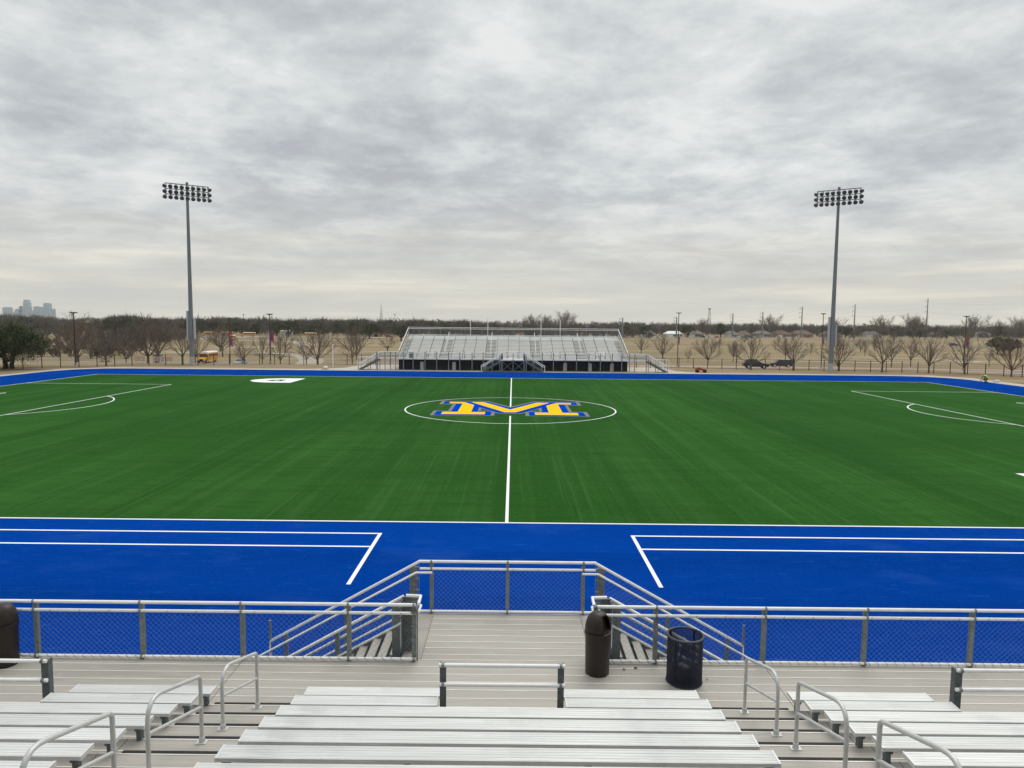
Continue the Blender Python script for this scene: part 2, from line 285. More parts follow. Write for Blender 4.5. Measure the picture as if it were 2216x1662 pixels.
def smooth_by_angle(o, ang=40):
    me = o.data
    for p in me.polygons: p.use_smooth = True
    if hasattr(me, 'set_sharp_from_angle'): me.set_sharp_from_angle(angle=math.radians(ang))
    return o
def tag(o, label=None, cat=None, group=None, kind=None):
    if label: o['label'] = label
    if cat: o['category'] = cat
    if group: o['group'] = group
    if kind: o['kind'] = kind
    return o
def thing(name, label, cat, loc=(0, 0, 0), group=None, rz=0.0):
    o = bpy.data.objects.new(name, None); COL.objects.link(o); o.location = loc; o.rotation_euler = (0, 0, rz); o.empty_display_size = 0.2
    return tag(o, label, cat, group)
def struct(name, mb, mat, label=None): return tag(mb.build(name, mat), label, None, None, 'structure')
KIDS = {}
def copy_tree(o, loc, rz=0.0, s=1.0, label=None, group=None, swap=None):
    """a copy of a thing with copies of its parts and their sub-parts; swap renames materials on the copy"""
    def cp(src, par):
        c = src.copy(); COL.objects.link(c); c.parent = par
        if swap and src.data and len(src.data.materials) and src.data.materials[0].name in swap:
            c.data = src.data.copy(); c.data.materials[0] = M[swap[src.data.materials[0].name]]
        for ch in list(src.children): cp(ch, c)
        return c
    r = cp(o, None); r.location = loc; r.rotation_euler = (0, 0, rz); r.scale = (s, s, s) if not isinstance(s, tuple) else s
    if label: r['label'] = label
    if group: r['group'] = group
    return r
def chain(mb, p0, u, W, H, pitch=0.069, r=0.0019):
    """chain-link strands over a parallelogram: along u for W, upwards for H"""
    p0, u = Vector(p0), Vector(u); v = Vector((0, 0, 1))
    k = 0.0
    d = pitch*math.sqrt(2)
    for sgn in (1, -1):
        t = -H
        while t < W + H:
            if sgn == 1: a0, a1 = max(0, t), min(W, t+H); pts = [(a0, a0-t), (a1, a1-t)]
            else: a0, a1 = max(0, t-H), min(W, t); pts = [(a0, t-a0), (a1, t-a1)]
            if a1 - a0 > 0.02 and pts[0][0] < pts[1][0]:
                q = [p0 + u*x + v*z for x, z in pts]
                if all(-1e-6 <= z <= H+1e-6 for _, z in pts): mb.tube(q, r, 3, False)
            t += d
    return mb
def terr(x, y):
    def lin(P, Z):
        if y <= P[0]: return Z[0]
        for i in range(len(P)-1):
            if y <= P[i+1]: return Z[i] + (Z[i+1]-Z[i])*(y-P[i])/(P[i+1]-P[i])
        return Z[-1]
    zr = lin([122, 140, 160, 205, 300], [0, -1.1, -2.0, -3.5, -4.0]); zl = lin([122, 150, 185, 300], [0, -2.3, -4.2, -4.2])
    t = min(1, max(0, (-30 - x)/25.0)); t = t*t*(3-2*t)
    return zr*(1-t) + zl*t

# ================================================================== SETTING
YC, WN, WF, GL, BD = 61.85, 35.49, 34.24, 56.3, 16.85
def grid_ground():
    xs = [-6900, -4000, -2000, -1000, -600, -400, -300, -220, -160, -120, -95, -80] + [-75+5*i for i in range(31)] + [90, 110, 140, 180, 240, 320, 450, 700, 1200, 2500, 4500, 6900]
    ys = [-390, -150, -40, 0, 30, 60, 90, 100, 110, 116, 119, 122, 125, 129, 133, 137, 140, 145, 150, 155, 160, 168, 176, 185, 195, 205, 225, 250, 275, 300, 350, 420, 520, 700, 1000, 1500, 2500, 4500, 7400]
    m = MB(); nx = len(xs)
    m.v = [(x, y, terr(x, y)-0.016) for y in ys for x in xs]
    for j in range(len(ys)-1):
        for i in range(nx-1): m.face([j*nx+i, j*nx+i+1, (j+1)*nx+i+1, (j+1)*nx+i])
    return struct('ground', m, M['drygrass'])
grid_ground()
m = MB(); m.flat([(-68.2, -20), (68, -20), (68, 104.5), (64.5, 109.7), (30, 110.0), (26.5, 113.5), (25.5, 124), (-25.5, 124), (-27, 114), (-32, 110.2), (-62.2, 110.3), (-67.2, 105.5)], -0.008); struct('concrete_apron', m, M['concrete'])
m = MB(); m.flat([(-65.8, -20), (65.4, -20), (65.4, 101.5), (64.3, 104.3), (61.6, 106.9), (58, 107.7), (-58, 107.8), (-61.6, 107.2), (-64.6, 104.6), (-65.8, 100.5)], -0.004); struct('blue_track', m, M['blue'])
m = MB(); m.flat([(-GL, YC-WN), (GL, YC-WN), (GL, YC+WF), (-GL, YC+WF)], 0.0); struct('field_turf', m, M['turf'])
def strip(m, a, b, w, z):
    a, b = Vector((*a, 0)), Vector((*b, 0)); d = (b-a).normalized(); s = Vector((-d.y, d.x, 0))*w/2
    m.add([(p.x, p.y, z) for p in (a-s, b-s, b+s, a+s)], [(0, 1, 2, 3)])
def arc(m, cx, cy, r, a0, a1, w, z, n=96):
    b = len(m.v)
    for i in range(n+1):
        a = a0+(a1-a0)*i/n
        for q in (r-w/2, r+w/2): m.v.append((cx+q*math.cos(a), cy+q*math.sin(a), z))
    for i in range(n): m.face([b+2*i, b+2*i+1, b+2*i+3, b+2*i+2])
def lines(name, segs, w, z, label=None):
    m = MB()
    for a, b in segs: strip(m, a, b, w, z)
    return struct(name, m, M['line'], label)
y0, y1 = YC-WN, YC+WF
m = MB()   # field border, butted at the corners
strip(m, (-GL-0.06, y0), (GL+0.06, y0), 0.12, 0.004); strip(m, (-GL-0.06, y1), (GL+0.06, y1), 0.12, 0.004)
strip(m, (-GL, y0+0.06), (-GL, y1-0.06), 0.12, 0.004); strip(m, (GL, y0+0.06), (GL, y1-0.06), 0.12, 0.004)
struct('boundary_line', m, M['line'])
m = MB(); strip(m, (0, y0+0.06), (0, YC-4.72), 0.125, 0.004); strip(m, (0, YC+1.3), (0, y1-0.06), 0.125, 0.004); struct('halfway_line', m, M['line'])
m = MB(); arc(m, 0, YC, 9.15, 0, 2*PI, 0.12, 0.008); struct('centre_circle', m, M['line'])
for s in (-1, 1):
    m = MB(); xb = s*(GL-BD); xg = s*(GL-0.06); hb = 20.12; a = math.acos((11.0-(GL-45.3))/9.15) if False else 0
    strip(m, (xg, YC+hb), (xb, YC+hb), 0.12, 0.004); strip(m, (xg, YC-hb), (xb, YC-hb), 0.12, 0.004); strip(m, (xb, YC-hb+0.06), (xb, YC+hb-0.06), 0.12, 0.004)
    xs_ = s*(GL-5.5)
    strip(m, (xg, YC+9.15), (xs_, YC+9.15), 0.12, 0.004); strip(m, (xg, YC-9.15), (xs_, YC-9.15), 0.12, 0.004); strip(m, (xs_, YC-9.09), (xs_, YC+9.09), 0.12, 0.004)
    half = math.acos((45.3-(GL-BD))/9.15)
    arc(m, s*45.3, YC, 9.15, (PI if s > 0 else 0)-half, (PI if s > 0 else 0)+half, 0.12, 0.008, 40)
    arc(m, s*45.3, YC, 0.11, 0, 2*PI, 0.2, 0.004, 16)
    struct('penalty_box_line', m, M['line'])
    m = MB()
    strip(m, (s*4.52, 19.9), (s*4.52, 24.91), 0.125, 0.0); strip(m, (s*4.585, 24.85), (s*40, 24.85), 0.115, 0.0); strip(m, (s*4.585, 23.36), (s*40, 23.36), 0.115, 0.0)
    struct('coaching_box_line', m, M['line'])
# the letter M at midfield
def mirror(h): return h + [(-x, y) for x, y in reversed(h) if abs(x) > 1e-6]
GX = -0.03
def layer(m, poly, z): m.flat([(x+GX, y) for x, y in poly], z)
m = MB()
layer(m, mirror([(0, 63.3), (-2.2, 67.65), (-6.54, 67.5), (-6.54, 64.75), (-5.28, 64.75), (-5.28, 60.05), (-6.52, 60.05), (-6.52, 57.05), (-1.27, 57.05), (-1.27, 59.15), (-1.0, 58.5), (0, 58.5)]), 0.012)
struct('midfield_logo_border', m, M['logogray'])
m = MB()
for s in (-1, 1): layer(m, [(s*2.5, 61.7), (s*2.5, 60.25), (s*1.68, 60.25)], 0.016)
struct('midfield_logo_opening', m, M['turf'])
m = MB()
layer(m, mirror([(0, 62.55), (-2.26, 67.2), (-6.2, 67.15), (-6.2, 65.1), (-5.0, 65.1), (-5.0, 59.72), (-6.2, 59.72), (-6.2, 57.25), (-1.58, 57.25), (-1.58, 59.8), (-2.74, 59.85), (-2.78, 62.75), (-0.95, 58.78), (0, 58.78)]), 0.020)
struct('midfield_logo_outline', m, M['logoblue'])
m = MB()
for s in (-1, 1): layer(m, [(s*x, y) for x, y in [(5.67, 57.75), (5.67, 59.27), (4.42, 59.3), (4.42, 65.4), (5.67, 65.42), (5.67, 66.6), (4.36, 66.6), (3.28, 64.25), (3.28, 59.3), (2.08, 59.3), (2.08, 57.8)]], 0.024)
layer(m, [(-3.7, 66.62), (-2.48, 66.65), (0, 61.2), (2.48, 66.65), (3.7, 66.62), (0.47, 59.28), (-0.47, 59.28)], 0.024)
struct('midfield_logo_letter', m, M['gold'])
# white block letters near the touchlines
def letter_d(x0, yb, w, h, rot):
    pts = [(0, 0), (0, h), (w*0.52, h), (w*0.80, h*0.88), (w*0.96, h*0.66), (w, h*0.5), (w*0.96, h*0.34), (w*0.80, h*0.12), (w*0.52, 0)]
    hole = [(w*0.30, h*0.32), (w*0.30, h*0.68), (w*0.52, h*0.66), (w*0.68, h*0.5), (w*0.52, h*0.34)]
    core = [(w*0.40, h*0.45), (w*0.40, h*0.56), (w*0.50, h*0.56), (w*0.50, h*0.45)]
    f = (lambda p: (x0+w-p[0], yb+h-p[1])) if rot else (lambda p: (x0+p[0], yb+p[1]))
    a = MB(); a.flat([f(p) for p in pts], 0.004); struct('field_letter', a, M['line'])
    b = MB(); b.flat([f(p) for p in hole], 0.008); struct('field_letter_opening', b, M['turf'])
    c = MB(); c.flat([f(p) for p in core], 0.012); struct('field_letter_core', c, M['line'])
letter_d(-32.72, 85.7, 5.9, 6.4, True); letter_d(26.35, 30.0, 5.9, 6.4, False)
# roads and paths beyond the fence: sheets that follow the ground
def road(name, pts, w, mat, dz=0.0, kerb=False):
    m = MB(); P = [Vector((x, y, 0)) for x, y in pts]; Q = []
    for i in range(len(P)-1):
        n = max(1, int((P[i+1]-P[i]).length/4))
        for k in range(n): Q.append(P[i].lerp(P[i+1], k/n))
    Q.append(P[-1]); b = 0
    for i, p in enumerate(Q):
        t = (Q[min(i+1, len(Q)-1)]-Q[max(i-1, 0)]).normalized(); s = Vector((-t.y, t.x, 0))
        for k in range(5):
            q = p + s*w*(k/4-0.5); m.v.append((q.x, q.y, terr(q.x, q.y)+dz))
    for i in range(len(Q)-1):
        for k in range(4): m.face([i*5+k, i*5+k+1, i*5+k+6, i*5+k+5])
    return struct(name, m, M[mat])
roadA = [(-20, 141), (20, 139.5), (45, 138), (60, 135), (75, 129), (90, 119), (103, 106), (114, 90)]
off = lambda P, d: [(x + (d*0.45 if x > 60 else 0), y + d) for x, y in P]
road('pavement', off(roadA, -6.2), 2.2, 'pinkpave', 0.02); road('road', roadA, 8.5, 'road', 0.0); road('pavement', off(roadA, 7.0), 2.6, 'pinkpave', 0.03)
roadB = [(-20, 163), (20, 161), (50, 160), (75, 157), (100, 150), (130, 138), (160, 118)]
road('road', roadB, 8.0, 'pinkpave', 0.0)
road('path', [(85, 220), (110, 214), (135, 216), (150, 228), (140, 246), (118, 256)], 3.0, 'concrete', 0.02)
road('road', [(-175, 186), (-120, 188), (-82, 189), (-62, 186), (-48, 178), (-38, 168), (-20, 160)], 11, 'road', 0.0)
road('pavement', [(-60, 178.5), (-50, 172), (-42, 163), (-30, 156)], 2.4, 'pinkpave', 0.03)
road('path', [(-54, 186), (-58, 205), (-66, 228), (-78, 246), (-92, 256)], 7.0, 'lot', 0.02)
road('path', [(-120, 290), (-95, 330), (-120, 392), (-160, 402), (-190, 430), (-178, 480)], 9.0, 'lot', 0.02)
road('parking_lot', [(-330, 497), (-240, 497), (-150, 497), (-90, 503)], 26.0, 'lot', 0.04)
road('path', [(-190, 262), (-150, 258), (-118, 250), (-104, 252)], 5.0, 'lot', 0.02)
road('road', [(40, 585), (120, 586), (190, 606), (270, 640), (420, 690), (700, 780)], 9.0, 'road', 0.0)
road('road', [(190, 470), (235, 425), (300, 412), (420, 430), (600, 480)], 7.0, 'road', 0.0)

# ================================================================== NEAR STAND
DZ = 1.5                        # deck height
RY = 12.24                      # deck railing line
FY = 14.36                      # landing railing line
ROW, RISE = 0.632, 0.205
LX0, LX1 = -1.46, 1.66          # landing plank edges
def planks(m, x0, x1, ya, yb, z, pitch=0.262, t=0.045):
    """lengthwise aluminium planks between ya and yb with a raised bright ridge at every joint"""
    y = yb
    while y > ya + 0.02:
        a = max(ya, y-pitch); m.cur = 0; m.box(x0, x1, a+0.004, y-0.004, z-t, z)
        m.cur = 1; m.box(x0+0.002, x1-0.002, y-0.022, y-0.0045, z, z+0.006); y -= pitch
    m.cur = 0
stand = thing('bleacher_stand', 'near aluminium grandstand with beige plank deck, projecting landing and stepped aisles', 'grandstand', (0, 11, 0))
for i, (a, b) in enumerate([(-16, -4.625), (-4.615, 4.715), (4.725, 16)]):
    m = MB(); planks(m, a, b, 9.77, RY+0.10, DZ); m.build('deck_planks', [M['deck'], M['lip']], stand)
m = MB(); planks(m, LX0+0.03, LX1-0.03, RY+0.11, FY+0.02, DZ); m.build('landing_planks', [M['deck'], M['lip']], stand)
for s, xe in ((-1, LX0), (1, LX1)):     # kick plates beside the landing: flat pale sheets over the stair heads
    m = MB(); q = xe+s*0.33; m.box(min(xe-s*0.02, q), max(xe-s*0.02, q), RY+0.11, FY+0.02, DZ-0.045, DZ+0.004); m.box(min(xe-s*0.026, xe), max(xe-s*0.026, xe), RY+0.115, FY+0.015, DZ+0.004, DZ+0.012)
    m.build('edge_trim', M['deck'], stand)
for r in range(1, 15):
    m = MB(); yf = 10.40-ROW*(r-1); z = DZ+RISE*r
    for a, b in [(-16, -4.625), (-4.615, 4.715), (4.725, 16)]: planks(m, a, b, yf-ROW-0.36, yf, z, 0.248)
    m.build('tread', [M['deck'], M['lip']], stand)
    for a, b in ((-4.36, -2.97), (3.08, 4.46)):
        m = MB(); m.prism([(a, yf+0.002), (b, yf+0.002), (b, yf+0.06), (a, yf+0.06)], z-0.06, z+0.004); m.build('nosing', M['nosing'], stand)
for x, y in [(x, y) for x in (-14, -11, -8.3, -4.6, -1.5, 1.66, 4.7, 8.4, 11, 14) for y in (11.9, 9.0)] + [(LX0+0.1, FY-0.14), (LX1-0.1, FY-0.14)]:
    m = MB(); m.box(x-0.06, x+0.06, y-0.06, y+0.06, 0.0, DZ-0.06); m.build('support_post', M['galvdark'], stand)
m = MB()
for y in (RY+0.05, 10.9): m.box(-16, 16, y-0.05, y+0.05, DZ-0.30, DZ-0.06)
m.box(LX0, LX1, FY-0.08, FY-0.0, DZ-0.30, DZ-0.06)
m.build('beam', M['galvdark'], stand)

# benches: every plank is a thing with its end caps and brackets
ORD = ['front', 'second', 'third', 'fourth', 'fifth', 'sixth', 'seventh', 'eighth', 'ninth']
def bench(x0, x1, row, label, group, mirror_y=None, caps=(True, True)):
    yf = 10.54-ROW*(row-1); z = DZ+0.43+RISE*(row-1); foot = DZ+RISE*(row-1)
    t = thing('bleacher_bench', label, 'bench', ((x0+x1)/2, yf-0.12, foot), group)
    m = MB(); c0 = 0.022 if caps[0] else 0; c1 = 0.022 if caps[1] else 0
    m.box(x0+c0, x1-c1, yf-0.24, yf, z-0.042, z)
    for k in range(5): m.box(x0+c0+0.002, x1-c1-0.002, yf-0.225+k*0.048, yf-0.210+k*0.048, z, z+0.0018)
    m.build('seat_plank', M['bench'], t)
    for on, a, b in ((caps[0], x0, x0+0.022), (caps[1], x1-0.022, x1)):
        if on:
            m = MB(); m.box(a, b, yf-0.243, yf+0.003, z-0.046, z+0.004); m.build('end_cap', M['benchcap'], t)
    n = max(2, int(round((x1-x0)/1.83))+1)
    for k in range(n):
        x = x0+0.10+(x1-x0-0.20)*k/(n-1); m = MB()
        m.box(x-0.03, x+0.03, yf-0.19, yf-0.12, foot, z-0.05); m.box(x-0.035, x+0.035, yf-0.22, yf-0.02, z-0.085, z-0.043)
        m.build('bracket', M['galvdark'], t)
    return t
CB = 'bench rows of the near stand'
for r in range(1, 9):
    o = ORD[r-1]
    if r <= 2:
        bench(-2.95, -0.86, r, f'short pale aluminium bench in the {o} row, left of the central wheelchair bay', CB)
        bench(0.98, 3.06, r, f'short pale aluminium bench in the {o} row, right of the central wheelchair bay', CB)
        bench(-6.52, -4.365, r, f'short pale aluminium bench in the {o} row across the left-hand aisle', CB)
        bench(4.47, 6.61, r, f'short pale aluminium bench in the {o} row across the right-hand aisle', CB)
    else:
        bench(-2.95, 3.06, r, f'long aluminium bench plank of the middle block, {o} row up from the deck', CB)
        bench(-15.9, -4.365, r, f'long aluminium bench plank left of the left-hand aisle, {o} row up from the deck', CB, caps=(False, True))
        bench(4.47, 15.9, r, f'long aluminium bench plank right of the right-hand aisle, {o} row up from the deck', CB, caps=(True, False))

def rail_tube(name, path, r, mat, parent, n=10): m = MB(); m.tube(path, r, n); o = m.build(name, mat, parent); return smooth_by_angle(o, 50)
def ties(m, x0, x1, y, z, r, step=0.52):
    x = x0+0.2
    while x < x1-0.1: m.bar((x-0.012, y-r-0.001, z-0.02), (x+0.012, y-r-0.001, z+0.02), 0.006, 0.004); x += step
def post(parent, x, y, z0, z1, w=0.075, d=0.06, mat='galv'):
    """channel post with a clamp at the top"""
    m = MB(); m.box(x-w/2, x+w/2, y-0.006, y+0.006, z0, z1); m.box(x-w/2, x-w/2+0.008, y+0.006, y+d, z0, z1-0.01); m.box(x+w/2-0.008, x+w/2, y+0.006, y+d, z0, z1-0.01)
    o = m.build('post', M[mat], parent); return o
def clamp(parent, x, y, z, r):
    m = MB(); m.tube([(x-0.022, y, z), (x+0.022, y, z)], r+0.008, 10); m.box(x-0.02, x+0.02, y-r-0.02, y-r, z-0.01, z+0.01); return m
# deck railings
def deck_railing(xs, xa, xb, label, end, gname=None):
    t = thing('deck_railing', label, 'railing', ((xa+xb)/2, RY, DZ), 'guard railings of the near deck')
    rail_tube('top_rail', [(xa, RY, 2.555), (xb, RY, 2.555)], 0.030, M['rail'], t)
    rail_tube('middle_rail', [(xa, RY, 2.40), (xb, RY, 2.40)], 0.027, M['rail'], t)
    rail_tube('bottom_rail', [(xa, RY, 1.555), (xb, RY, 1.555)], 0.027, M['rail'], t)
    for x in xs: post(t, x, RY+0.036, 1.20, 2.53)
    m = MB(); chain(m, (xa+0.02, RY+0.034, 1.53), (1, 0, 0), xb-xa-0.04, 0.89); m.build('chain_link_mesh', M['wire'], t)
    m = MB()
    for x in xs:
        for z in (2.555, 2.40, 1.555): m.tube([(x-0.018, RY, z), (x+0.018, RY, z)], 0.036, 10)
    m.build('clamps', M['galv'], t)
    m = MB(); ties(m, xa, xb, RY, 2.40, 0.027); m.build('wire_ties', M['galvdark'], t)
    # zigzag of the mesh's bottom edge laced round the rail
    m = MB(); x = xa+0.1; path = []
    while x < xb-0.15:
        path += [(x, RY+0.036, 1.60), (x+0.02, RY-0.03, 1.588), (x+0.045, RY-0.036, 1.555), (x+0.06, RY, 1.515), (x+0.10, RY+0.036, 1.53)]; x += 0.158
    m.tube(path, 0.0035, 3, False); m.build('lacing_wire', M['galvdark'], t)
    return t
xL = [-14.0, -12.05, -10.15, -8.33, -6.43, -4.63, -2.72, -1.55]; xR = [1.70, 2.78, 4.72, 6.53, 8.44, 10.3, 12.2, 14.1]
deck_railing(xL, -15.5, LX0-0.06, 'chain-link deck railing on the left of the near stand, ending at the left stair', 'L')
deck_railing(xR, LX1+0.06, 15.6, 'chain-link deck railing on the right of the near stand, behind both bins', 'R')
# landing front railing
t = thing('landing_railing', 'chain-link railing across the outer front edge of the projecting landing', 'railing', (0.1, FY, DZ), 'guard railings of the near deck')
xa, xb = -1.74, 1.94
rail_tube('top_rail', [(xa, FY, 2.62), (xb, FY, 2.62)], 0.030, M['rail'], t); rail_tube('middle_rail', [(xa+0.02, FY, 2.465), (xb, FY, 2.465)], 0.026, M['rail'], t); rail_tube('bottom_rail', [(xa, FY, 1.555), (xb, FY, 1.555)], 0.027, M['rail'], t)
for x in (-1.48, 0.107, 1.685): post(t, x, FY+0.036, 1.2, 2.60)
m = MB(); chain(m, (-1.48, FY+0.034, 1.55), (1, 0, 0), 3.16, 0.92); m.build('chain_link_mesh', M['wire'], t)
m = MB()
for x in (-1.48, 0.107, 1.685):
    for z in (2.62, 2.465, 1.555): m.tube([(x-0.018, FY, z), (x+0.018, FY, z)], 0.036, 10)
m.build('clamps', M['galv'], t)
m = MB(); ties(m, xa+0.2, xb-0.2, FY, 2.465, 0.026); m.build('wire_ties', M['galvdark'], t)

# stairs going down sideways from the landing, with their railings
def stair(s, cx, y_in, y_out, z_top, x_start, run, nrise, label, group, matn=('deck', 'galvdark'), name='staircase', sub=None):
    """s = -1 goes to the left, 1 to the right; x_start is the first nosing measured from cx"""
    rise = z_top/nrise; X = lambda d: cx+s*d
    t = sub if sub is not None else thing(name, label, 'stairs', (X(x_start+run*nrise/2), (y_in+y_out)/2, 0), group)
    for i in range(nrise-1):
        z = z_top-rise*(i+1); a, b = X(x_start+run*i+0.13), X(x_start+run*(i+1)); x0, x1 = min(a, b), max(a, b)
        m = MB(); m.box(x0, x1, y_in+0.05, y_out-0.05, z-0.04, z); m.build('stair_tread', M[matn[0]], t)
        e = X(x_start+run*(i+1)); m = MB(); m.box(min(e, e+s*0.012), max(e, e+s*0.012), y_in+0.05, y_out-0.05, z-0.10, z+0.003)
        m.build('riser', M[matn[1]], t)
    m = MB(); x0, x1 = X(x_start), X(x_start+run*nrise); m.prism([(x0, z_top-rise-0.10), (x0, z_top-rise-0.14), (x1, -0.02), (x1, 0.02)], y_in+0.06, y_out-0.06, 'xz'); m.build('gap_shade_pan', M['galvdark'], t)  # dark plate added below so the gaps between treads look shaded
    for y in (y_in+0.02, y_out-0.02):
        m = MB(); x0, x1 = X(x_start-0.05), X(x_start+run*nrise)
        pts = [(x0, z_top-0.02), (x0, z_top-0.34), (x1-s*0.25, 0.0), (x1+s*0.05, 0.0), (x1+s*0.05, 0.16)]
        m.prism(pts, y-0.02, y+0.02, 'xz'); m.build('stringer', M['galvdark'], t)
    return t
STG = 'stairs down from the near landing'
stair(-1, 0, 12.80, 14.30, DZ, 1.80, 0.285, 9, 'aluminium stair descending from the left side of the near landing', STG)
stair(1, 0.2, 12.80, 14.30, DZ, 1.80, 0.285, 9, 'aluminium stair descending from the right side of the near landing, behind the brown bin', STG)
def stair_railing(s, cx, y, label, outer):
    t = thing('stair_railing', label, 'railing', (cx+s*3.2, y, 0.6), 'railings of the near stairs'); X = lambda d: cx+s*d
    sl = -0.558; g = (Vector((s, 0, sl))).normalized()
    zt = 2.62 if outer else 2.53
    x0 = 1.72 if outer else 1.80; x1 = 4.86
    Z = lambda d, z0=zt: z0+sl*(d-x0)
    rail_tube('top_rail', [(X(x0), y, zt), (X(x1), y, Z(x1)), (X(x1), y, Z(x1)-0.32)] if outer else [(X(x0), y, zt), (X(x1), y, Z(x1))], 0.030, M['rail'], t)
    yy = y-0.10 if outer else y+0.10
    if outer: path = [(X(1.45), yy, 2.415), (X(1.78), yy, 2.415), (X(5.1), yy, 2.415+sl*3.32), (X(5.28), yy, 2.415+sl*3.32)]
    else: path = [(X(1.80), yy, 2.345), (X(4.9), yy, 2.345+sl*3.1), (X(5.1), yy, 2.345+sl*3.1)]
    rail_tube('handrail', path, 0.024, M['rail'], t)
    zb = zt-0.98 if outer else zt-0.52
    rail_tube('bottom_rail', [(X(x0+0.05), y, zb), (X(x1), y, zb+sl*(x1-x0-0.05))], 0.024, M['rail'], t)
    for d in ((1.86, 3.28, 4.55) if outer else (1.95, 3.05, 4.5)):
        m = MB(); w = 0.15 if d < 2 else 0.075
        m.box(min(X(d-w/2), X(d+w/2)), max(X(d-w/2), X(d+w/2)), y+0.034, y+0.05, 0.0, Z(d)-0.03); m.box(min(X(d-w/2), X(d-w/2+0.01)), max(X(d-w/2), X(d-w/2+0.01)), y+0.05, y+0.11, 0.0, Z(d)-0.05)
        m.build('post', M['galv'], t)
    if outer:
        m = MB(); m.tube([(X(4.86), y, 0), (X(4.86), y, Z(4.86)+0.45)], 0.028, 8); m.build('end_post', M['galv'], t)
    m = MB(); W = math.hypot(1, sl)*(x1-x0-0.15)
    chain(m, (X(x0+0.15), y+0.033, zb+sl*0.1), g, W, (zt-zb), 0.069); m.build('chain_link_mesh', M['wire'], t)
    # tension bar with its bands on the head post
    m = MB(); xb_ = X(x0+0.02); m.box(min(xb_, xb_-s*0.012), max(xb_, xb_-s*0.012), y-0.006, y+0.006, zb, zt-0.06)
    for k in range(4): m.box(min(xb_, xb_+s*0.13), max(xb_, xb_+s*0.13), y-0.003, y+0.03, zb+0.1+k*(zt-zb-0.25)/3, zb+0.13+k*(zt-zb-0.25)/3)
    m.build('tension_bar', M['galv'], t)
    return t
stair_railing(-1, 0, FY, 'outer sloping railing of the left near stair, above the blue track', True)
stair_railing(1, 0.2, FY, 'outer sloping railing of the right near stair, above the blue track', True)
stair_railing(-1, 0, 12.70, 'inner sloping railing of the left near stair, just behind the deck railing', False)
stair_railing(1, 0.2, 12.70, 'inner sloping railing of the right near stair, behind the navy mesh bin', False)
for s, cx, lab in ((-1, 0.0, 'short return railing with a wide grey post at the head of the left near stair'), (1, 0.2, 'short return railing with a wide grey post at the head of the right near stair')):
    t = thing('return_railing', lab, 'railing', (cx+s*1.6, 12.4, DZ), 'return railings at the stair heads'); X = lambda d: cx+s*d
    rail_tube('top_rail', [(X(1.47), RY+0.03, 2.56), (X(1.47), 12.60, 2.575), (X(1.74), 12.62, 2.575)], 0.030, M['rail'], t)
    rail_tube('lower_rail', [(X(1.47), RY+0.03, 2.40), (X(1.47), 12.60, 2.40)], 0.026, M['rail'], t)
    m = MB(); m.box(min(X(1.63), X(1.82)), max(X(1.63), X(1.82)), 12.63, 12.66, 1.2, 2.54); m.box(min(X(1.80), X(1.82)), max(X(1.80), X(1.82)), 12.50, 12.63, 1.2, 2.52); m.build('plate_post', M['galvdark'], t)
    m = MB(); m.box(min(X(1.475), X(1.495)), max(X(1.475), X(1.495)), RY-0.01, RY+0.01, 1.52, 2.52)
    for k in range(4): m.box(min(X(1.48), X(1.60)), max(X(1.48), X(1.60)), RY-0.035, RY-0.028, 1.66+k*0.25, 1.69+k*0.25)
    m.build('tension_bar', M['galv'], t)
# wheelchair-bay guards
def bay_guard(x0, x1, y, label, posts):
    t = thing('bay_guard_rail', label, 'railing', ((x0+x1)/2, y, DZ), 'guard rails of the wheelchair bays')
    for z in (2.56, 2.265): rail_tube('rail', [(x0-0.06, y, z), (x1+0.06, y, z)], 0.029, M['rail'], t)
    for x, sgn in posts:
        m = MB(); m.box(x-0.045, x+0.045, y+0.032, y+0.045, DZ+0.0, 2.58); m.box(x-sgn*0.045-0.006, x-sgn*0.045+0.006, y+0.045, y+0.15, DZ, 2.55); o = m.build('post', M['galvdark'], t)
        m = MB()
        for z in (2.56, 2.265): m.tube([(x-0.02, y, z), (x+0.02, y, z)], 0.038, 10)
        m.build('clamp', M['galv'], o)
bay_guard(-0.81, 0.925, 10.02, 'two-bar aluminium guard rail across the central wheelchair bay', [(-0.81, 1), (0.925, -1)])
bay_guard(-12.0, -6.70, 10.02, 'two-bar guard rail of the left wheelchair bay, cut by the left edge of the photo', [(-12.0, 1), (-6.70, -1)])
bay_guard(6.80, 12.0, 10.02, 'two-bar guard rail of the right wheelchair bay, cut by the right edge of the photo', [(6.80, 1), (12.0, -1)])
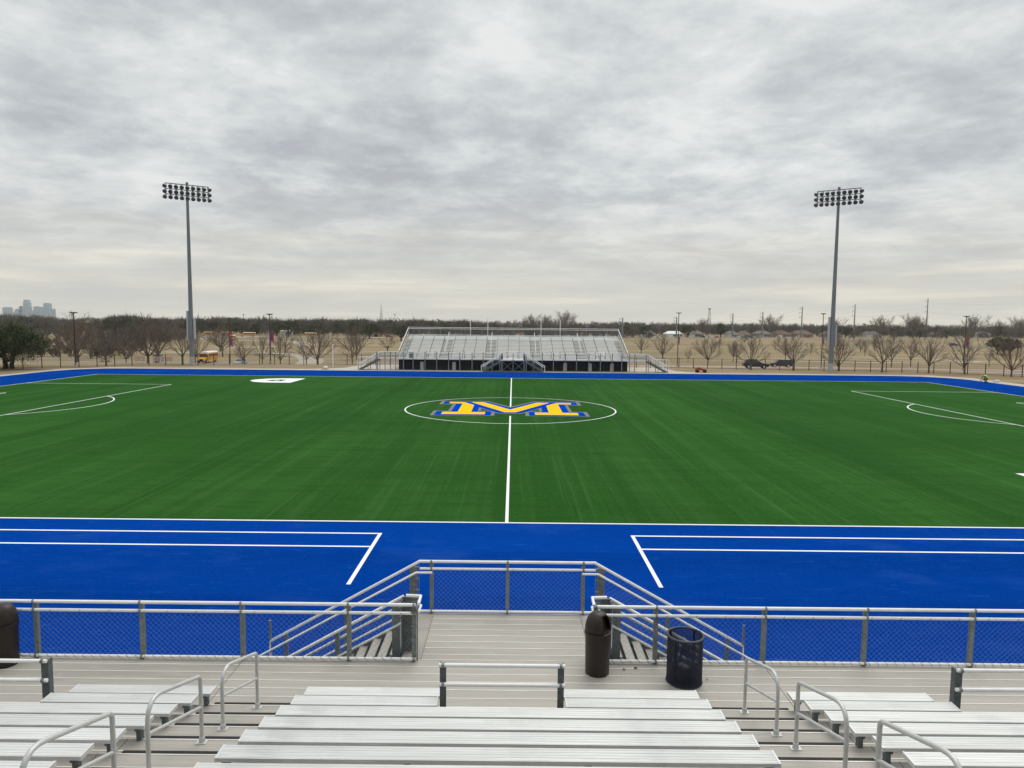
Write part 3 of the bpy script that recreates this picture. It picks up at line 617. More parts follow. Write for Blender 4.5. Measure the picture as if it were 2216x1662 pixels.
# aisle handrails: looped tubes with a lower bar and flanged feet
def aisle_handrail(x, r0, label, prev):
    ya, za = 10.335-ROW*(r0-1), DZ+RISE*r0; yb, zb = ya-2*ROW, za+2*RISE
    t = thing('aisle_handrail', label, 'handrail', (x, (ya+yb)/2, za), 'looped handrails in the aisles')
    H = 0.86; r = 0.024; pts = []
    A, B = Vector((x, ya, za+H)), Vector((x, yb, zb+H)); d = (B-A).normalized(); up = Vector((0, 0, 1))
    pts = [(x, ya, za+0.005)]
    def fil(c, din, dout, rad):
        th = din.angle(dout); tl = rad*math.tan(th/2); p0, p2 = c-din*tl, c+dout*tl
        return [((1-u)**2*p0+2*u*(1-u)*c+u*u*p2) for u in [k/6 for k in range(7)]]
    pts += fil(A, up, d, 0.10) + fil(B, d, -up, 0.24) + [(x, yb, zb+0.005)]
    rail_tube('loop', pts, r, M['handrail'], t, 12)
    rail_tube('lower_bar', [(x, ya, za+0.46), (x, yb, zb+0.46)], 0.020, M['handrail'], t, 10)
    for y, z in ((ya, za), (yb, zb)):
        m = MB(); m.box(x-0.065, x+0.065, y-0.05, y+0.05, z, z+0.010); m.lathe([(0.040, z+0.01), (0.034, z+0.07), (0.029, z+0.075)], x, y, 12); m.build('foot_flange', M['handrail'], t)
for x, side in ((-3.665, 'left'), (3.752, 'right')):
    for r0, w in ((1, 'lowest and farthest'), (4, 'middle'), (7, 'highest and nearest')):
        aisle_handrail(x, r0, f'grey looped tube handrail, {w} of those in the {side}-hand aisle', None)
# bins
def dome_bin(x, y, label, rot):
    t = thing('dome_bin', label, 'trash can', (x, y, DZ), 'brown dome-topped bins'); z = DZ; R = 0.222
    m = MB(); m.lathe([(R*0.90, z), (R*0.94, z+0.012), (R*0.985, z+0.66), (R*1.0, z+0.72)], x, y, 40, True, False); smooth_by_angle(m.build('body', M['brownbin'], t))
    m = MB(); m.lathe([(R*1.0, z+0.715), (R*1.055, z+0.72), (R*1.055, z+0.76), (R*1.0, z+0.765)], x, y, 40, True, True); smooth_by_angle(m.build('rim', M['brownbin'], t))
    # dome with the chute opening cut out on the side given by rot
    m = MB(); n = 40; K = 12; b = len(m.v)
    for k in range(K+1):
        a = k/K*PI/2; rr, h = R*1.02*math.cos(a)**0.72 if k < K else 0.0, 0.33*math.sin(a)
        for i in range(n): q = 2*PI*i/n; m.v.append((x+rr*math.cos(q), y+rr*math.sin(q), z+0.765+h))
    for k in range(K):
        for i in range(n):
            q = (2*PI*(i+0.5)/n-rot+PI) % (2*PI)-PI
            if abs(q) < 0.62 and k < 8: continue
            i2 = (i+1) % n; m.face([b+k*n+i, b+k*n+i2, b+(k+1)*n+i2, b+(k+1)*n+i])
    d = m.build('dome_lid', M['brownbin'], t); smooth_by_angle(d, 60); sm = d.modifiers.new('thickness', 'SOLIDIFY'); sm.thickness = 0.012
    # recessed push door
    m = MB(); c, s_ = math.cos(rot), math.sin(rot)
    def P(u, v, h): return (x+c*u-s_*v, y+s_*u+c*v, z+0.765+h)
    w = R*0.60
    m.add([P(R*0.50, -w, 0.03), P(R*0.50, w, 0.03), P(R*0.22, w*0.62, 0.29), P(R*0.22, -w*0.62, 0.29), P(R*0.46, -w, 0.03), P(R*0.46, w, 0.03), P(R*0.18, w*0.62, 0.29), P(R*0.18, -w*0.62, 0.29)], [(0, 1, 2, 3), (7, 6, 5, 4), (0, 4, 5, 1), (1, 5, 6, 2), (2, 6, 7, 3), (3, 7, 4, 0)])
    m.build('push_door', M['brownbin'], d)
    m = MB(); m.prism([(P(0.0, -w, 0)[0], P(0.0, -w, 0)[1]), (P(R*0.80, -w, 0)[0], P(R*0.80, -w, 0)[1]), (P(R*0.98, 0, 0)[0], P(R*0.98, 0, 0)[1]), (P(R*0.80, w, 0)[0], P(R*0.80, w, 0)[1]), (P(0.0, w, 0)[0], P(0.0, w, 0)[1])], z+0.768, z+0.788); m.build('chute_ledge', M['brownbin'], d)
dome_bin(1.70, 11.93, 'brown plastic bin with a dome lid standing beside the landing, at the right stair head', math.radians(-32))
dome_bin(-8.72, 12.02, 'brown plastic dome-topped bin at the left edge of the photo, against the deck railing', math.radians(215))
def mesh_bin(x, y, label):
    t = thing('mesh_bin', label, 'trash can', (x, y, DZ)); z = DZ+0.02; R = 0.295; H = 0.80
    m = MB(); n = 58
    for sg in (1, -1):
        for k in range(n):
            a0 = 2*PI*k/n; turns = H/(2*PI*R)*1.55; seg = 26
            m.tube([(x+R*math.cos(a0+sg*2*PI*turns*j/seg), y+R*math.sin(a0+sg*2*PI*turns*j/seg), z+H*j/seg) for j in range(seg+1)], 0.0042, 4, False)
    m.build('expanded_mesh', M['navymesh'], t)
    m = MB(); b = [(x+(R+0.003)*math.cos(2*PI*i/48), y+(R+0.003)*math.sin(2*PI*i/48), z+H) for i in range(49)]; m.tube(b, 0.018, 8, False); smooth_by_angle(m.build('rim', M['navyrim'], t))
    m = MB(); b = [(x+R*math.cos(2*PI*i/48), y+R*math.sin(2*PI*i/48), z) for i in range(49)]; m.tube(b, 0.014, 6, False); m.lathe([(R-0.01, z-0.008), (R-0.01, z)], x, y, 36); m.build('base', M['navymesh'], t)
    m = MB()
    for k in range(4): a = PI/4+k*PI/2; m.bar((x+(R-0.008)*math.cos(a), y+(R-0.008)*math.sin(a), z), (x+(R-0.008)*math.cos(a), y+(R-0.008)*math.sin(a), z+H), 0.03, 0.008)
    m.build('upright', M['navymesh'], t)
    return t
mb_ = mesh_bin(3.155, 11.66, 'navy expanded-metal mesh bin with an open top, standing by the right deck railing')
rnd = random.Random(4)
m = MB(); cx, cy, cz = 3.155, 11.66, DZ+0.03
prof = [(0.20, cz), (0.245, cz+0.06), (0.25, cz+0.16), (0.21, cz+0.25), (0.13, cz+0.29), (0.03, cz+0.30)]
m.lathe(prof, cx, cy, 20)
m.v = [(vx+rnd.uniform(-.02, .02), vy+rnd.uniform(-.02, .02), vz+(rnd.uniform(-.025, .025) if vz > cz+0.02 else 0)) for vx, vy, vz in m.v]
o = m.build('trash_bag', M['binbag']); tag(o, 'slumped black rubbish bag lying in the bottom of the navy mesh bin', 'trash bag'); smooth_by_angle(o, 80)
def dead_leaf(x, y, label, sz, seed):
    r = random.Random(seed); m = MB(); n = 9; ring = []
    for i in range(n):
        a = 2*PI*i/n; rr = sz*(0.55+0.5*(i % 2))*r.uniform(.7, 1.2); ring.append((x+rr*math.cos(a), y+rr*0.7*math.sin(a), DZ+0.009+r.uniform(0, sz*0.6)))
    m.add(ring+[(x, y, DZ+0.010)], [(i, (i+1) % n, n) for i in range(n)])
    o = m.build('dead_leaf', M['leaf']); sm = o.modifiers.new('thickness', 'SOLIDIFY'); sm.thickness = 0.002
    return tag(o, label, 'leaf', 'dead leaves on the deck')
dead_leaf(2.19, 12.02, 'curled brown leaf on the deck near the brown bin', 0.038, 1)
dead_leaf(2.40, 12.07, 'flatter brown leaf on the deck midway between the two bins', 0.045, 2)
dead_leaf(3.56, 11.70, 'tiny brown leaf scrap beside the navy mesh bin', 0.022, 3)
dead_leaf(2.30, 7.95, 'dark leaf crumb on the middle block bench', 0.0, 4) if False else None

# press box behind and around the viewpoint's window front (stands on the top of the stand)
pb = thing('press_box', 'grey press box along the top of the near stand, with a band of dark windows', 'press box', (0, -2.4, 4.4))
m = MB(); m.box(-14, 14, -4.4, -0.45, 4.3, 6.6); m.box(-14, 14, -4.4, -0.62, 8.45, 9.3); m.box(-14, -13.7, -4.4, -0.45, 6.6, 8.45); m.box(13.7, 14, -4.4, -0.45, 6.6, 8.45); m.box(-13.7, 13.7, -4.4, -4.1, 6.6, 8.45); m.build('wall', M['galvdark'], pb)
for k in range(9):
    a = -13.7+k*27.4/9; m = MB(); m.add([(a+0.05, -0.50, 6.62), (a+27.4/9-0.05, -0.50, 6.62), (a+27.4/9-0.05, -0.66, 8.43), (a+0.05, -0.66, 8.43), (a+0.05, -0.52, 6.62), (a+27.4/9-0.05, -0.52, 6.62), (a+27.4/9-0.05, -0.68, 8.43), (a+0.05, -0.68, 8.43)], [(0, 1, 2, 3), (7, 6, 5, 4), (0, 4, 5, 1), (3, 2, 6, 7), (0, 3, 7, 4), (1, 5, 6, 2)]); m.build('window', M['glass'], pb)
m = MB(); m.box(-14.4, 14.4, -4.8, -0.5, 9.3, 9.45); m.build('roof', M['galv'], pb)

# ================================================================== FAR STAND
FD = 1.85; FX = 0.2; FRY = 109.8; FLY = 108.0; NR = 15
fs = thing('far_grandstand', 'long silver aluminium grandstand across the field, dark underneath, with many bench rows', 'grandstand', (FX, 114, 0))
def part(name, m, mat, par=None): return m.build(name, M[mat] if isinstance(mat, str) else mat, par or fs)
m = MB(); m.box(FX-20.9, FX+20.8, FRY-0.1, 111.62, FD-0.05, FD); m.box(FX-1.85, FX+1.65, FLY, FRY-0.1, FD-0.05, FD); part('deck', m, 'stand2')
m = MB(); m.box(FX-20.9, FX-1.85, FRY-0.16, FRY-0.104, FD-0.16, FD+0.07); m.box(FX+1.65, FX+20.8, FRY-0.16, FRY-0.104, FD-0.16, FD+0.07); m.box(FX-1.85, FX+1.65, FLY-0.06, FLY-0.004, FD-0.16, FD+0.07); part('deck_fascia', m, 'stand')
blocks = [(-17.0, -11.75), (-10.05, -4.45), (-2.8, 2.75), (4.4, 10.0), (11.7, 16.9)]
for r in range(1, NR+1):
    yb = 111.6+ROW*(r-1); z = FD+RISE*(r-1)
    m = MB(); m.box(FX-17.95, FX+17.95, yb+0.01, yb+ROW+(1.0 if r == NR else 0.0), z-0.05, z); m.box(FX-17.95, FX+17.95, yb-0.0, yb+0.008, z-RISE+0.055, z+0.003); part('tread', m, 'stand2')
    if r < NR:   # half steps in the aisles: solid dark strips stand in for shaded open gaps
        for xa, hw in ((-10.9, 0.8), (-3.62, 0.8), (3.58, 0.8), (10.85, 0.8), (-17.45, 0.45), (17.4, 0.45)):
            m = MB(); m.box(FX+xa-hw, FX+xa+hw, yb-0.012, yb-0.002, z-RISE+0.07, z-0.06); part('aisle_gap_shade', m, 'galvdark')
    for k, (a, b) in enumerate(blocks):
        segs = [(a, b)]
        if r <= 2:   # wheelchair bays
            bay = [(-13.7, -12.3), (-7.6, -6.05), (-0.85, 0.85), (6.0, 7.5), (12.9, 14.6)][k]; segs = [(a, bay[0]), (bay[1], b)]
        for (p, q) in segs:
            m = MB(); m.box(FX+p, FX+q, yb+0.06, yb+0.30, z+0.385, z+0.43); part('bench', m, 'stand')
m = MB(); x = -17.0
while x <= 17.0:
    for r in range(1, NR+1):
        yb = 111.6+ROW*(r-1); z = FD+RISE*(r-1); m.box(FX+x-0.03, FX+x+0.03, yb+0.05, yb+0.12, z, z+0.38)
    x += 1.8
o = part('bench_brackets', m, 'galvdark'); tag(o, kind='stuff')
m = MB(); m.prism([(111.7, FD-0.1), (111.7+ROW*NR+0.9, FD+RISE*NR-0.2), (111.7+ROW*NR+0.9, FD+RISE*NR-0.45), (111.7, FD-0.35)], FX-17.9, FX-17.8, 'yz'); part('stringer', m, 'galvdark')
m = MB(); m.prism([(111.7, FD-0.1), (111.7+ROW*NR+0.9, FD+RISE*NR-0.2), (111.7+ROW*NR+0.9, FD+RISE*NR-0.45), (111.7, FD-0.35)], FX+17.8, FX+17.9, 'yz'); part('stringer', m, 'galvdark')
# front railing and posts that run down to the ground
for z in (2.78, 2.62): m = MB(); m.tube([(FX-20.9, FRY-0.2, z), (FX-1.75, FRY-0.2, z)], 0.03, 6); part('front_rail', m, 'rail'); m = MB(); m.tube([(FX+1.65, FRY-0.2, z), (FX+20.8, FRY-0.2, z)], 0.03, 6); part('front_rail', m, 'rail')
for x in (-20.9, -19.6, -18.75, -17.95, -16.75, -15.26, -13.42, -11.62, -9.77, -8.03, -6.14, -4.43, -2.9, 3.23, 4.71, 6.43, 8.29, 10.0, 11.92, 13.7, 15.52, 17.0, 18.2, 19.0, 20.8):
    m = MB(); m.box(x-0.06, x+0.06, FRY-0.30, FRY-0.235, 0, 2.86); part('front_post', m, 'galv')
m = MB(); chain(m, (FX-20.8, FRY-0.22, 1.98), (1, 0, 0), 19.0, 0.72, 0.11, 0.004); chain(m, (FX+1.7, FRY-0.22, 1.98), (1, 0, 0), 19.0, 0.72, 0.11, 0.004); part('front_mesh', m, 'wire')
m = MB(); m.box(FX-17.9, FX+17.9, 110.9, 110.94, 0.02, 1.70); part('windscreen_or_dark_sheet', m, 'underside')  # dark sheet added to darken the space under the far deck
for x in (-14.0, -9.0, -4.1, 8.3, 12.2, 15.6): m = MB(); m.lathe([(0.30, 0), (0.30, 1.2), (0.27, 1.25), (0.27, 1.30)], x, 110.45, 14); smooth_by_angle(part('concrete_pier', m, 'pier'))
# back and side railings
yk = 111.6+ROW*NR+0.85; zk = FD+RISE*(NR-1)
for z in (6.55, 6.33, 5.30): m = MB(); m.tube([(FX-17.95, yk, z), (FX+17.95, yk, z)], 0.035, 6); part('back_rail', m, 'rail')
for i in range(21): x = FX-17.9+i*1.79; m = MB(); m.box(x-0.04, x+0.04, yk+0.04, yk+0.10, zk-0.3, 6.52); part('back_post', m, 'galv')
m = MB(); chain(m, (FX-17.9, yk+0.03, 5.2), (1, 0, 0), 35.8, 1.1, 0.12, 0.0065); part('back_mesh', m, 'wire')
m = MB(); m.box(FX-17.9, FX+17.9, yk-0.7, yk, zk-0.04, zk+0.02); part('back_walkway', m, 'stand2')
m = MB(); m.box(FX-17.95, FX+17.95, yk+0.01, yk+0.03, zk-0.25, 5.16); part('back_fascia', m, 'stand')
for s in (-1, 1):
    x = FX+s*17.98
    for dz in (0, -0.2, -0.95): m = MB(); m.tube([(x, 111.2, 2.95+dz), (x, yk, 6.55+dz)], 0.035, 6); part('side_rail', m, 'rail')
    for i in range(6): y = 111.3+i*(yk-111.3)/5; zz = 2.95+(y-111.2)/(yk-111.2)*3.6; m = MB(); m.box(x-0.03, x+0.03, y-0.04, y+0.04, zz-1.25, zz); part('side_post', m, 'galv')
    m = MB(); chain(m, (x, 111.2, 2.0), (0, (yk-111.2)/math.hypot(yk-111.2, 3.6), 3.6/math.hypot(yk-111.2, 3.6)), math.hypot(yk-111.2, 3.6), 0.92, 0.12, 0.006); part('side_mesh', m, 'wire')
# stairs: two from the middle landing, one at each end
for s in (-1, 1):
    stair(s, FX, FLY+0.05, FRY-0.35, FD, 1.75, 0.285, 10, '', '', ('stand2', 'galvdark'), sub=fs)
    a, b = FX+s*1.72, FX+s*4.5
    for y in (FLY, FRY-0.32):
        for dz in (0, -0.24): m = MB(); m.tube([(a, y, 2.85+dz), (b, y, 1.05+dz), (b+s*0.35, y, 0.98+dz), (b+s*0.35, y, 0.02)], 0.035, 6); part('stair_rail', m, 'rail')
        for k in range(3): d = 0.12+k*0.42; xx = a+(b-a)*d; m = MB(); m.box(xx-0.04, xx+0.04, y+0.01, y+0.05, 0, 2.8-1.8*d); part('stair_post', m, 'galv')
    m = MB(); m.box(a-0.17, a+0.17, FLY+0.03, FLY+0.09, 0.0, 2.82); part('corner_post', m, 'galvdark')
    m = MB(); chain(m, (a, FLY+0.05, 1.9), (s*0.842, 0, -0.54), 3.3, 0.7, 0.11, 0.005); part('stair_mesh', m, 'wire')
    stair(s, FX, FRY-0.1, 111.4, FD, 20.85, 0.30, 10, '', '', ('stand2', 'galvdark'), sub=fs)
    a, b = FX+s*20.9, FX+s*24.0
    for y in (FRY-0.2, 111.5):
        for dz in (0, -0.2, -0.55): m = MB(); m.tube([(a, y, 2.80+dz), (b, y, 0.98+dz)], 0.035, 6); part('end_stair_rail', m, 'rail')
        for k in range(3): d = 0.02+k*0.48; xx = a+(b-a)*d; m = MB(); m.box(xx-0.05, xx+0.05, y+0.03, y+0.08, 0, 2.8-1.82*d); part('end_stair_post', m, 'galv')
        m = MB(); m.tube([(a+s*1.4, y, 1.98), (b+s*0.1, y, 1.96), (b+s*0.1, y, 0)], 0.035, 6); part('end_stair_guard', m, 'rail')
    for z in (2.78, 2.3): m = MB(); m.tube([(FX+s*18.1, 111.55, z), (FX+s*20.9, 111.55, z)], 0.03, 6); part('walkway_rail', m, 'rail')
    m = MB(); chain(m, (min(FX+s*18.1, FX+s*20.9), 111.57, 1.9), (1, 0, 0), 2.8, 0.85, 0.1, 0.006); part('walkway_mesh', m, 'wire')
    for k in range(4): yy = 112.5+k*2.4; zz = FD+RISE*(yy-111.7)/ROW-0.4; m = MB(); m.box(FX+s*17.75-0.07, FX+s*17.75+0.07, yy-0.07, yy+0.07, 0, zz); part('support_post', m, 'galvdark'); m = MB(); m.bar((FX+s*17.75, yy, 0.2), (FX+s*17.75, yy+2.3, zz), 0.07, 0.07); part('brace', m, 'galvdark')
for k in range(4):
    z0, z1 = ((0.1, FD-0.2), (FD-0.2, 0.1))[k % 2]; a, b = ((-1.5, 0.2), (-1.5, 0.2), (0.2, 1.9), (0.2, 1.9))[k]
    m = MB(); m.bar((a, FLY+0.02+0.06*(k % 2), z0), (b, FLY+0.02+0.06*(k % 2), z1), 0.06, 0.05, (0, 1, 0)); part('cross_brace', m, 'galv')
m = MB(); m.box(0.14, 0.26, FLY-0.15, FLY-0.08, 0, 2.86); part('front_post', m, 'galv')
for z in (2.85, 2.62): m = MB(); m.tube([(FX-1.72, FLY, z), (FX+1.72, FLY, z)], 0.035, 6); part('landing_rail', m, 'rail')
for xa, n in ((-10.9, 0), (-3.62, 1), (3.58, 2), (10.85, 3)):     # centre handrails in the aisles
    m = MB()
    for k in range(5):
        ya = 112.6+k*1.75; za = FD+RISE*(ya-111.6)/ROW; m.tube([(FX+xa, ya, za), (FX+xa, ya, za+0.95), (FX+xa, ya+1.3, za+0.95+0.42), (FX+xa, ya+1.3, za+0.42)], 0.04, 6)
    part('aisle_handrails', m, 'white')
for x in (-13.45, -12.15, -7.45, -5.95, -0.75, 0.95, 6.2, 7.6, 13.2, 14.75): m = MB(); m.box(x-0.05, x+0.05, 111.9, 111.98, FD, FD+1.1); part('bay_post', m, 'galvdark')
for a, b in ((-13.45, -12.15), (-7.45, -5.95), (-0.75, 0.95), (6.2, 7.6), (13.2, 14.75)):
    for z in (FD+1.06, FD+0.75): m = MB(); m.tube([(a, 111.88, z), (b, 111.88, z)], 0.028, 6); part('bay_rail', m, 'rail')
# things on and behind the far stand
t = thing('storage_bin', 'dark square bin standing on the far grandstand deck near its left end', 'bin', (-15.75, 110.9, FD))
m = MB(); m.prism([(-16.02, 110.6), (-15.48, 110.6), (-15.48, 111.1), (-16.02, 111.1)], FD, FD+0.82); m.build('body', M['galvdark'], t); m = MB(); m.box(-16.05, -15.45, 110.57, 111.13, FD+0.82, FD+0.90); m.build('lid', M['black'], t)
for x, h, lab in ((-7.2, 7.9, 'first thin white pole from the left behind the far grandstand'), (-4.2, 8.3, 'second thin white pole from the left behind the far grandstand'), (4.95, 8.2, 'third thin white pole from the left behind the far grandstand'), (8.25, 7.9, 'rightmost thin white pole behind the far grandstand')):
    t = thing('white_pole', lab, 'pole', (x, yk+0.5, 0), 'thin white poles behind the far grandstand')
    m = MB(); m.tube([(x, yk+0.5, 0), (x, yk+0.5, h)], 0.06, 8); m.build('shaft', M['white'], t); m = MB(); m.lathe([(0.07, h), (0.09, h+0.05), (0.02, h+0.12)], x, yk+0.5, 8); m.build('cap', M['white'], t)

# ================================================================== FLOODLIGHT MASTS
def mast(x, y, ang, label):
    t = thing('floodlight_mast', label, 'floodlight', (x, y, 0), 'floodlight masts beyond the field')
    m = MB(); m.lathe([(0.40, 0), (0.40, 1.35), (0.38, 1.4)], x, y, 16); m.build('concrete_base', M['pier'], t)
    m = MB(); m.lathe([(0.375, 1.4), (0.355, 6), (0.295, 14), (0.19, 29.2), (0.20, 29.25), (0.20, 29.45), (0.10, 29.5)], x, y, 16); smooth_by_angle(m.build('shaft', M['pole'], t))
    for h in (10.2, 13.0): m = MB(); m.lathe([(0.325, h), (0.345, h+0.02), (0.345, h+0.10), (0.325, h+0.12)], x, y, 16); m.build('joint_collar', M['pole'], t)
    for sgn, z0, z1 in ((-1, 4.3, 8.9), (1, 4.3, 7.7)):
        m = MB(); m.box(x+sgn*0.55-0.11, x+sgn*0.55+0.11, y-0.2, y+0.2, z0, z1); b = m.build('ballast_box', M['paint_silver'], t)
        m = MB()
        for k in range(3): zz = z0+0.3+k*(z1-z0-0.6)/2; m.box(min(x+sgn*0.30, x+sgn*0.44), max(x+sgn*0.30, x+sgn*0.44), y-0.04, y+0.04, zz, zz+0.08)
        m.build('mounting_arm', M['pole'], b)
    c, s = math.cos(ang), math.sin(ang); fx, fy = -s if s*0 else s, -c   # facing the field
    fx, fy = (s, -c)
    for k, z in enumerate((29.05, 28.2, 27.35)):
        m = MB(); m.bar((x-3.23*c, y-3.23*s, z), (x+3.23*c, y+3.23*s, z), 0.12, 0.12); arm = m.build('crossarm', M['lampbody'], t)
        for i in range(9):
            u = -3.23+i*0.8075; px, py = x+u*c+0.12*fx, y+u*s+0.12*fy; tilt = math.radians(42); az = math.radians((i-4)*7)
            dx, dy = fx*math.cos(az)-fy*math.sin(az), fx*math.sin(az)+fy*math.cos(az)
            d = Vector((dx*math.cos(tilt), dy*math.cos(tilt), -math.sin(tilt))); A = Vector((px, py, z-0.34))
            m = MB(); m.tube([A-d*0.28, A-d*0.22, A-d*0.05, A+d*0.22, A+d*0.34], [0.09, 0.16, 0.24, 0.33, 0.34], 12); m.bar((px, py, z-0.05), tuple(A), 0.06, 0.06)
            L = smooth_by_angle(m.build('lamp', M['lampbody'], t), 50)
            B = A+d*0.345; m = MB(); m.tube([B, B+d*0.02], 0.30, 12); m.build('lens', M['lampglass'], L)
    return t
mast(-52.55, 116.4, math.radians(33), 'tall floodlight mast left of the far grandstand, three rows of lamps')
mast(51.8, 115.2, math.radians(-33), 'tall floodlight mast right of the far grandstand, three rows of lamps')

# ================================================================== FENCE
def park_fence(pts, label):
    t = thing('boundary_fence', label, 'fence', (pts[0][0], pts[0][1], 0), 'dark boundary fence'); P = [Vector((x, y, 0)) for x, y in pts]
    cum = [0]
    for i in range(len(P)-1): cum.append(cum[-1]+(P[i+1]-P[i]).length)
    def at(s):
        for i in range(len(P)-1):
            if s <= cum[i+1]+1e-6: return P[i].lerp(P[i+1], (s-cum[i])/(cum[i+1]-cum[i]))
        return P[-1]
    n = int(cum[-1]/2.35); nodes = [at(cum[-1]*k/n) for k in range(n+1)]
    for q in nodes: m = MB(); m.box(q.x-0.045, q.x+0.045, q.y-0.045, q.y+0.045, -0.1, 1.82); m.build('post', M['bronze'], t)
    for z in (1.72, 0.12): m = MB(); m.tube([(q.x, q.y, z) for q in nodes], 0.022, 5); m.build('rail', M['bronze'], t)
    m = MB()
    for k in range(n):
        u = nodes[k+1]-nodes[k]; w = u.length; chain(m, (nodes[k].x, nodes[k].y, 0.14), u/w, w, 1.56, 0.13, 0.0026)
    m.build('chain_link_mesh', M['bronze'], t)
park_fence([(-84, 84), (-79, 96), (-74.5, 103.2), (-70, 107.9), (-62.3, 112.5), (-54.8, 116.2), (-47, 118.8), (-40, 120.2), (-29, 121.3), (-18.6, 122.3)], 'dark chain-link fence curving behind the field, left of the far grandstand')
park_fence([(19, 121.8), (29.6, 120.2), (40, 119.4), (50, 118.5), (60, 116.3), (70, 114.4), (76, 109.5), (79.5, 105.5), (84, 97), (88, 84)], 'dark chain-link fence curving behind the field, right of the far grandstand')

# ================================================================== TREES
def sample_dir(r, el0, el1, az=None):
    a = r.uniform(0, 2*PI) if az is None else az; e = r.uniform(el0, el1); return Vector((math.cos(a)*math.cos(e), math.sin(a)*math.cos(e), math.sin(e)))
def bare_tree(seed, h=6.0, spread=3.0, trunk=0.20, limbs=9, rtr=0.13, mats=('bark', 'twig'), low=0.25, dense=1.0):
    """proto at the origin: trunk with limbs (one part) and the fine twigs (another)"""
    r = random.Random(seed); tk = MB(); tw = MB()
    def grow(p, d, L, rad, lev, curve):
        n = 4 if lev < 2 else 3; path = [p]; dd = d.copy()
        for i in range(n):
            dd = (dd + Vector((r.uniform(-.16, .16), r.uniform(-.16, .16), r.uniform(-.06, .12)+curve))).normalized(); path.append(path[-1]+dd*L/n)
        tgt = tk if lev <= 1 else tw
        tgt.tube(path, [rad*(1-0.72*i/n) for i in range(n+1)], 6 if lev == 0 else (4 if lev == 1 else 3), False)
        if lev >= 3: return
        k = [7, 5, 4][lev] if lev < 3 else 0; k = max(2, int(round(k*dense)))
        for j in range(k):
            f = 0.30+0.70*(j+r.random()*0.7)/k; i = min(n-1, int(f*n)); q = path[i].lerp(path[i+1], f*n-i)
            t = (path[i+1]-path[i]).normalized(); ax = t.orthogonal().normalized(); ax.rotate(Matrix.Rotation(r.uniform(0, 2*PI), 3, t))
            nd_ = (t*math.cos(0.62)+ax*math.sin(0.62)*r.uniform(.7, 1.25)+Vector((0, 0, 0.12))).normalized()
            grow(q, nd_, L*r.uniform(.36, .58)*(1.1-0.35*f), max(0.006, rad*0.42), lev+1, curve*0.7)
    th = h*trunk
    tk.tube([(0, 0, -0.15), (0.01, 0, th*0.15), (0.02*h/6, 0.02, th*0.6), (0.03, 0.03, th*1.15)], [rtr*1.45, rtr*1.05, rtr*0.92, rtr*0.75], 8, False)
    for j in range(limbs):
        az = 2.4*j+r.uniform(-.3, .3); f = j/(limbs-1); lean = (j+r.random())/limbs
        el = math.radians(86-66*lean)
        d = Vector((math.cos(az)*math.cos(el), math.sin(az)*math.cos(el), math.sin(el)))
        L = min((h-th)*0.9/max(0.3, math.sin(el+0.15)), spread/max(0.12, math.cos(el)))*r.uniform(.8, 1.0)
        grow(Vector((0.03, 0.03, th*(0.72+0.45*r.random()))), d, L, rtr*0.50, 0, 0.03)
    return tk, tw
def tree_proto(name, label, cat, seed, group, mats=('bark', 'twig'), **kw):
    t = thing(name, label, cat, (0, 0, 0), group); tk, tw = bare_tree(seed, mats=mats, **kw)
    tk.build('trunk', M[mats[0]], t); tw.build('crown', M[mats[1]], t); return t
def leaf_tree(name, label, seed, w, h, trunk_h, group=None, nclump=150, leaf=0.30, per=44, mats=('darkbark', 'oakleaf'), fork=False, flat=0.8):
    t = thing(name, label, 'tree', (0, 0, 0), group); r = random.Random(seed); m = MB(); lm = MB()
    cz = trunk_h+(h-trunk_h)*0.42; rx = w/2; rz = (h-trunk_h)*0.58
    feet = [(-0.35, 0.0), (0.4, 0.1)] if fork else [(0, 0)]
    for fx, fy in feet: m.tube([(fx*1.2, fy, -0.2), (fx, fy, trunk_h*0.4), (fx*1.5, fy, trunk_h), (fx*3+0.1, fy+0.2, cz)], [0.05*h, 0.036*h, 0.03*h, 0.014*h], 8, False)
    for k in range(10):
        a = r.uniform(0, 2*PI); m.tube([(0, 0, trunk_h*0.8), (rx*0.35*math.cos(a), rx*0.35*math.sin(a), trunk_h+(cz-trunk_h)*0.7), (rx*0.8*math.cos(a), rx*0.8*math.sin(a), cz+r.uniform(-.2, .4)*rz)], [0.02*h, 0.012*h, 0.004*h], 5, False)
    m.build('trunk', M[mats[0]], t)
    lobes = [(r.uniform(-.55, .55)*rx, r.uniform(-.55, .55)*rx, cz+r.uniform(-.35, .35)*rz, r.uniform(.45, .7)) for _ in range(9)]
    for _ in range(nclump):
        lx, ly, lz, s = r.choice(lobes); d = sample_dir(r, -1.0, 1.5); rad = s*(0.55+0.45*r.random()**0.5)
        c = Vector((lx+d.x*rx*rad, ly+d.y*rx*rad, lz+d.z*rz*rad*flat))
        if c.z < trunk_h*0.75: c.z = trunk_h*0.75+r.random()*0.4
        cs = r.uniform(.6, 1.15)*0.11*w
        for _ in range(per):
            o = Vector((r.gauss(0, .45), r.gauss(0, .45), r.gauss(0, .32)))*cs; p = c+o; n = sample_dir(r, -1.5, 1.5); a = n.orthogonal().normalized(); b_ = n.cross(a); L = leaf*r.uniform(.6, 1.3)
            lm.add([p-a*L*0.5, p+b_*L*0.28, p+a*L*0.5, p-b_*L*0.28], [(0, 1, 2, 3)])
    lm.build('crown', M[mats[1]], t); return t
YG = 'young bare street trees near the fence'
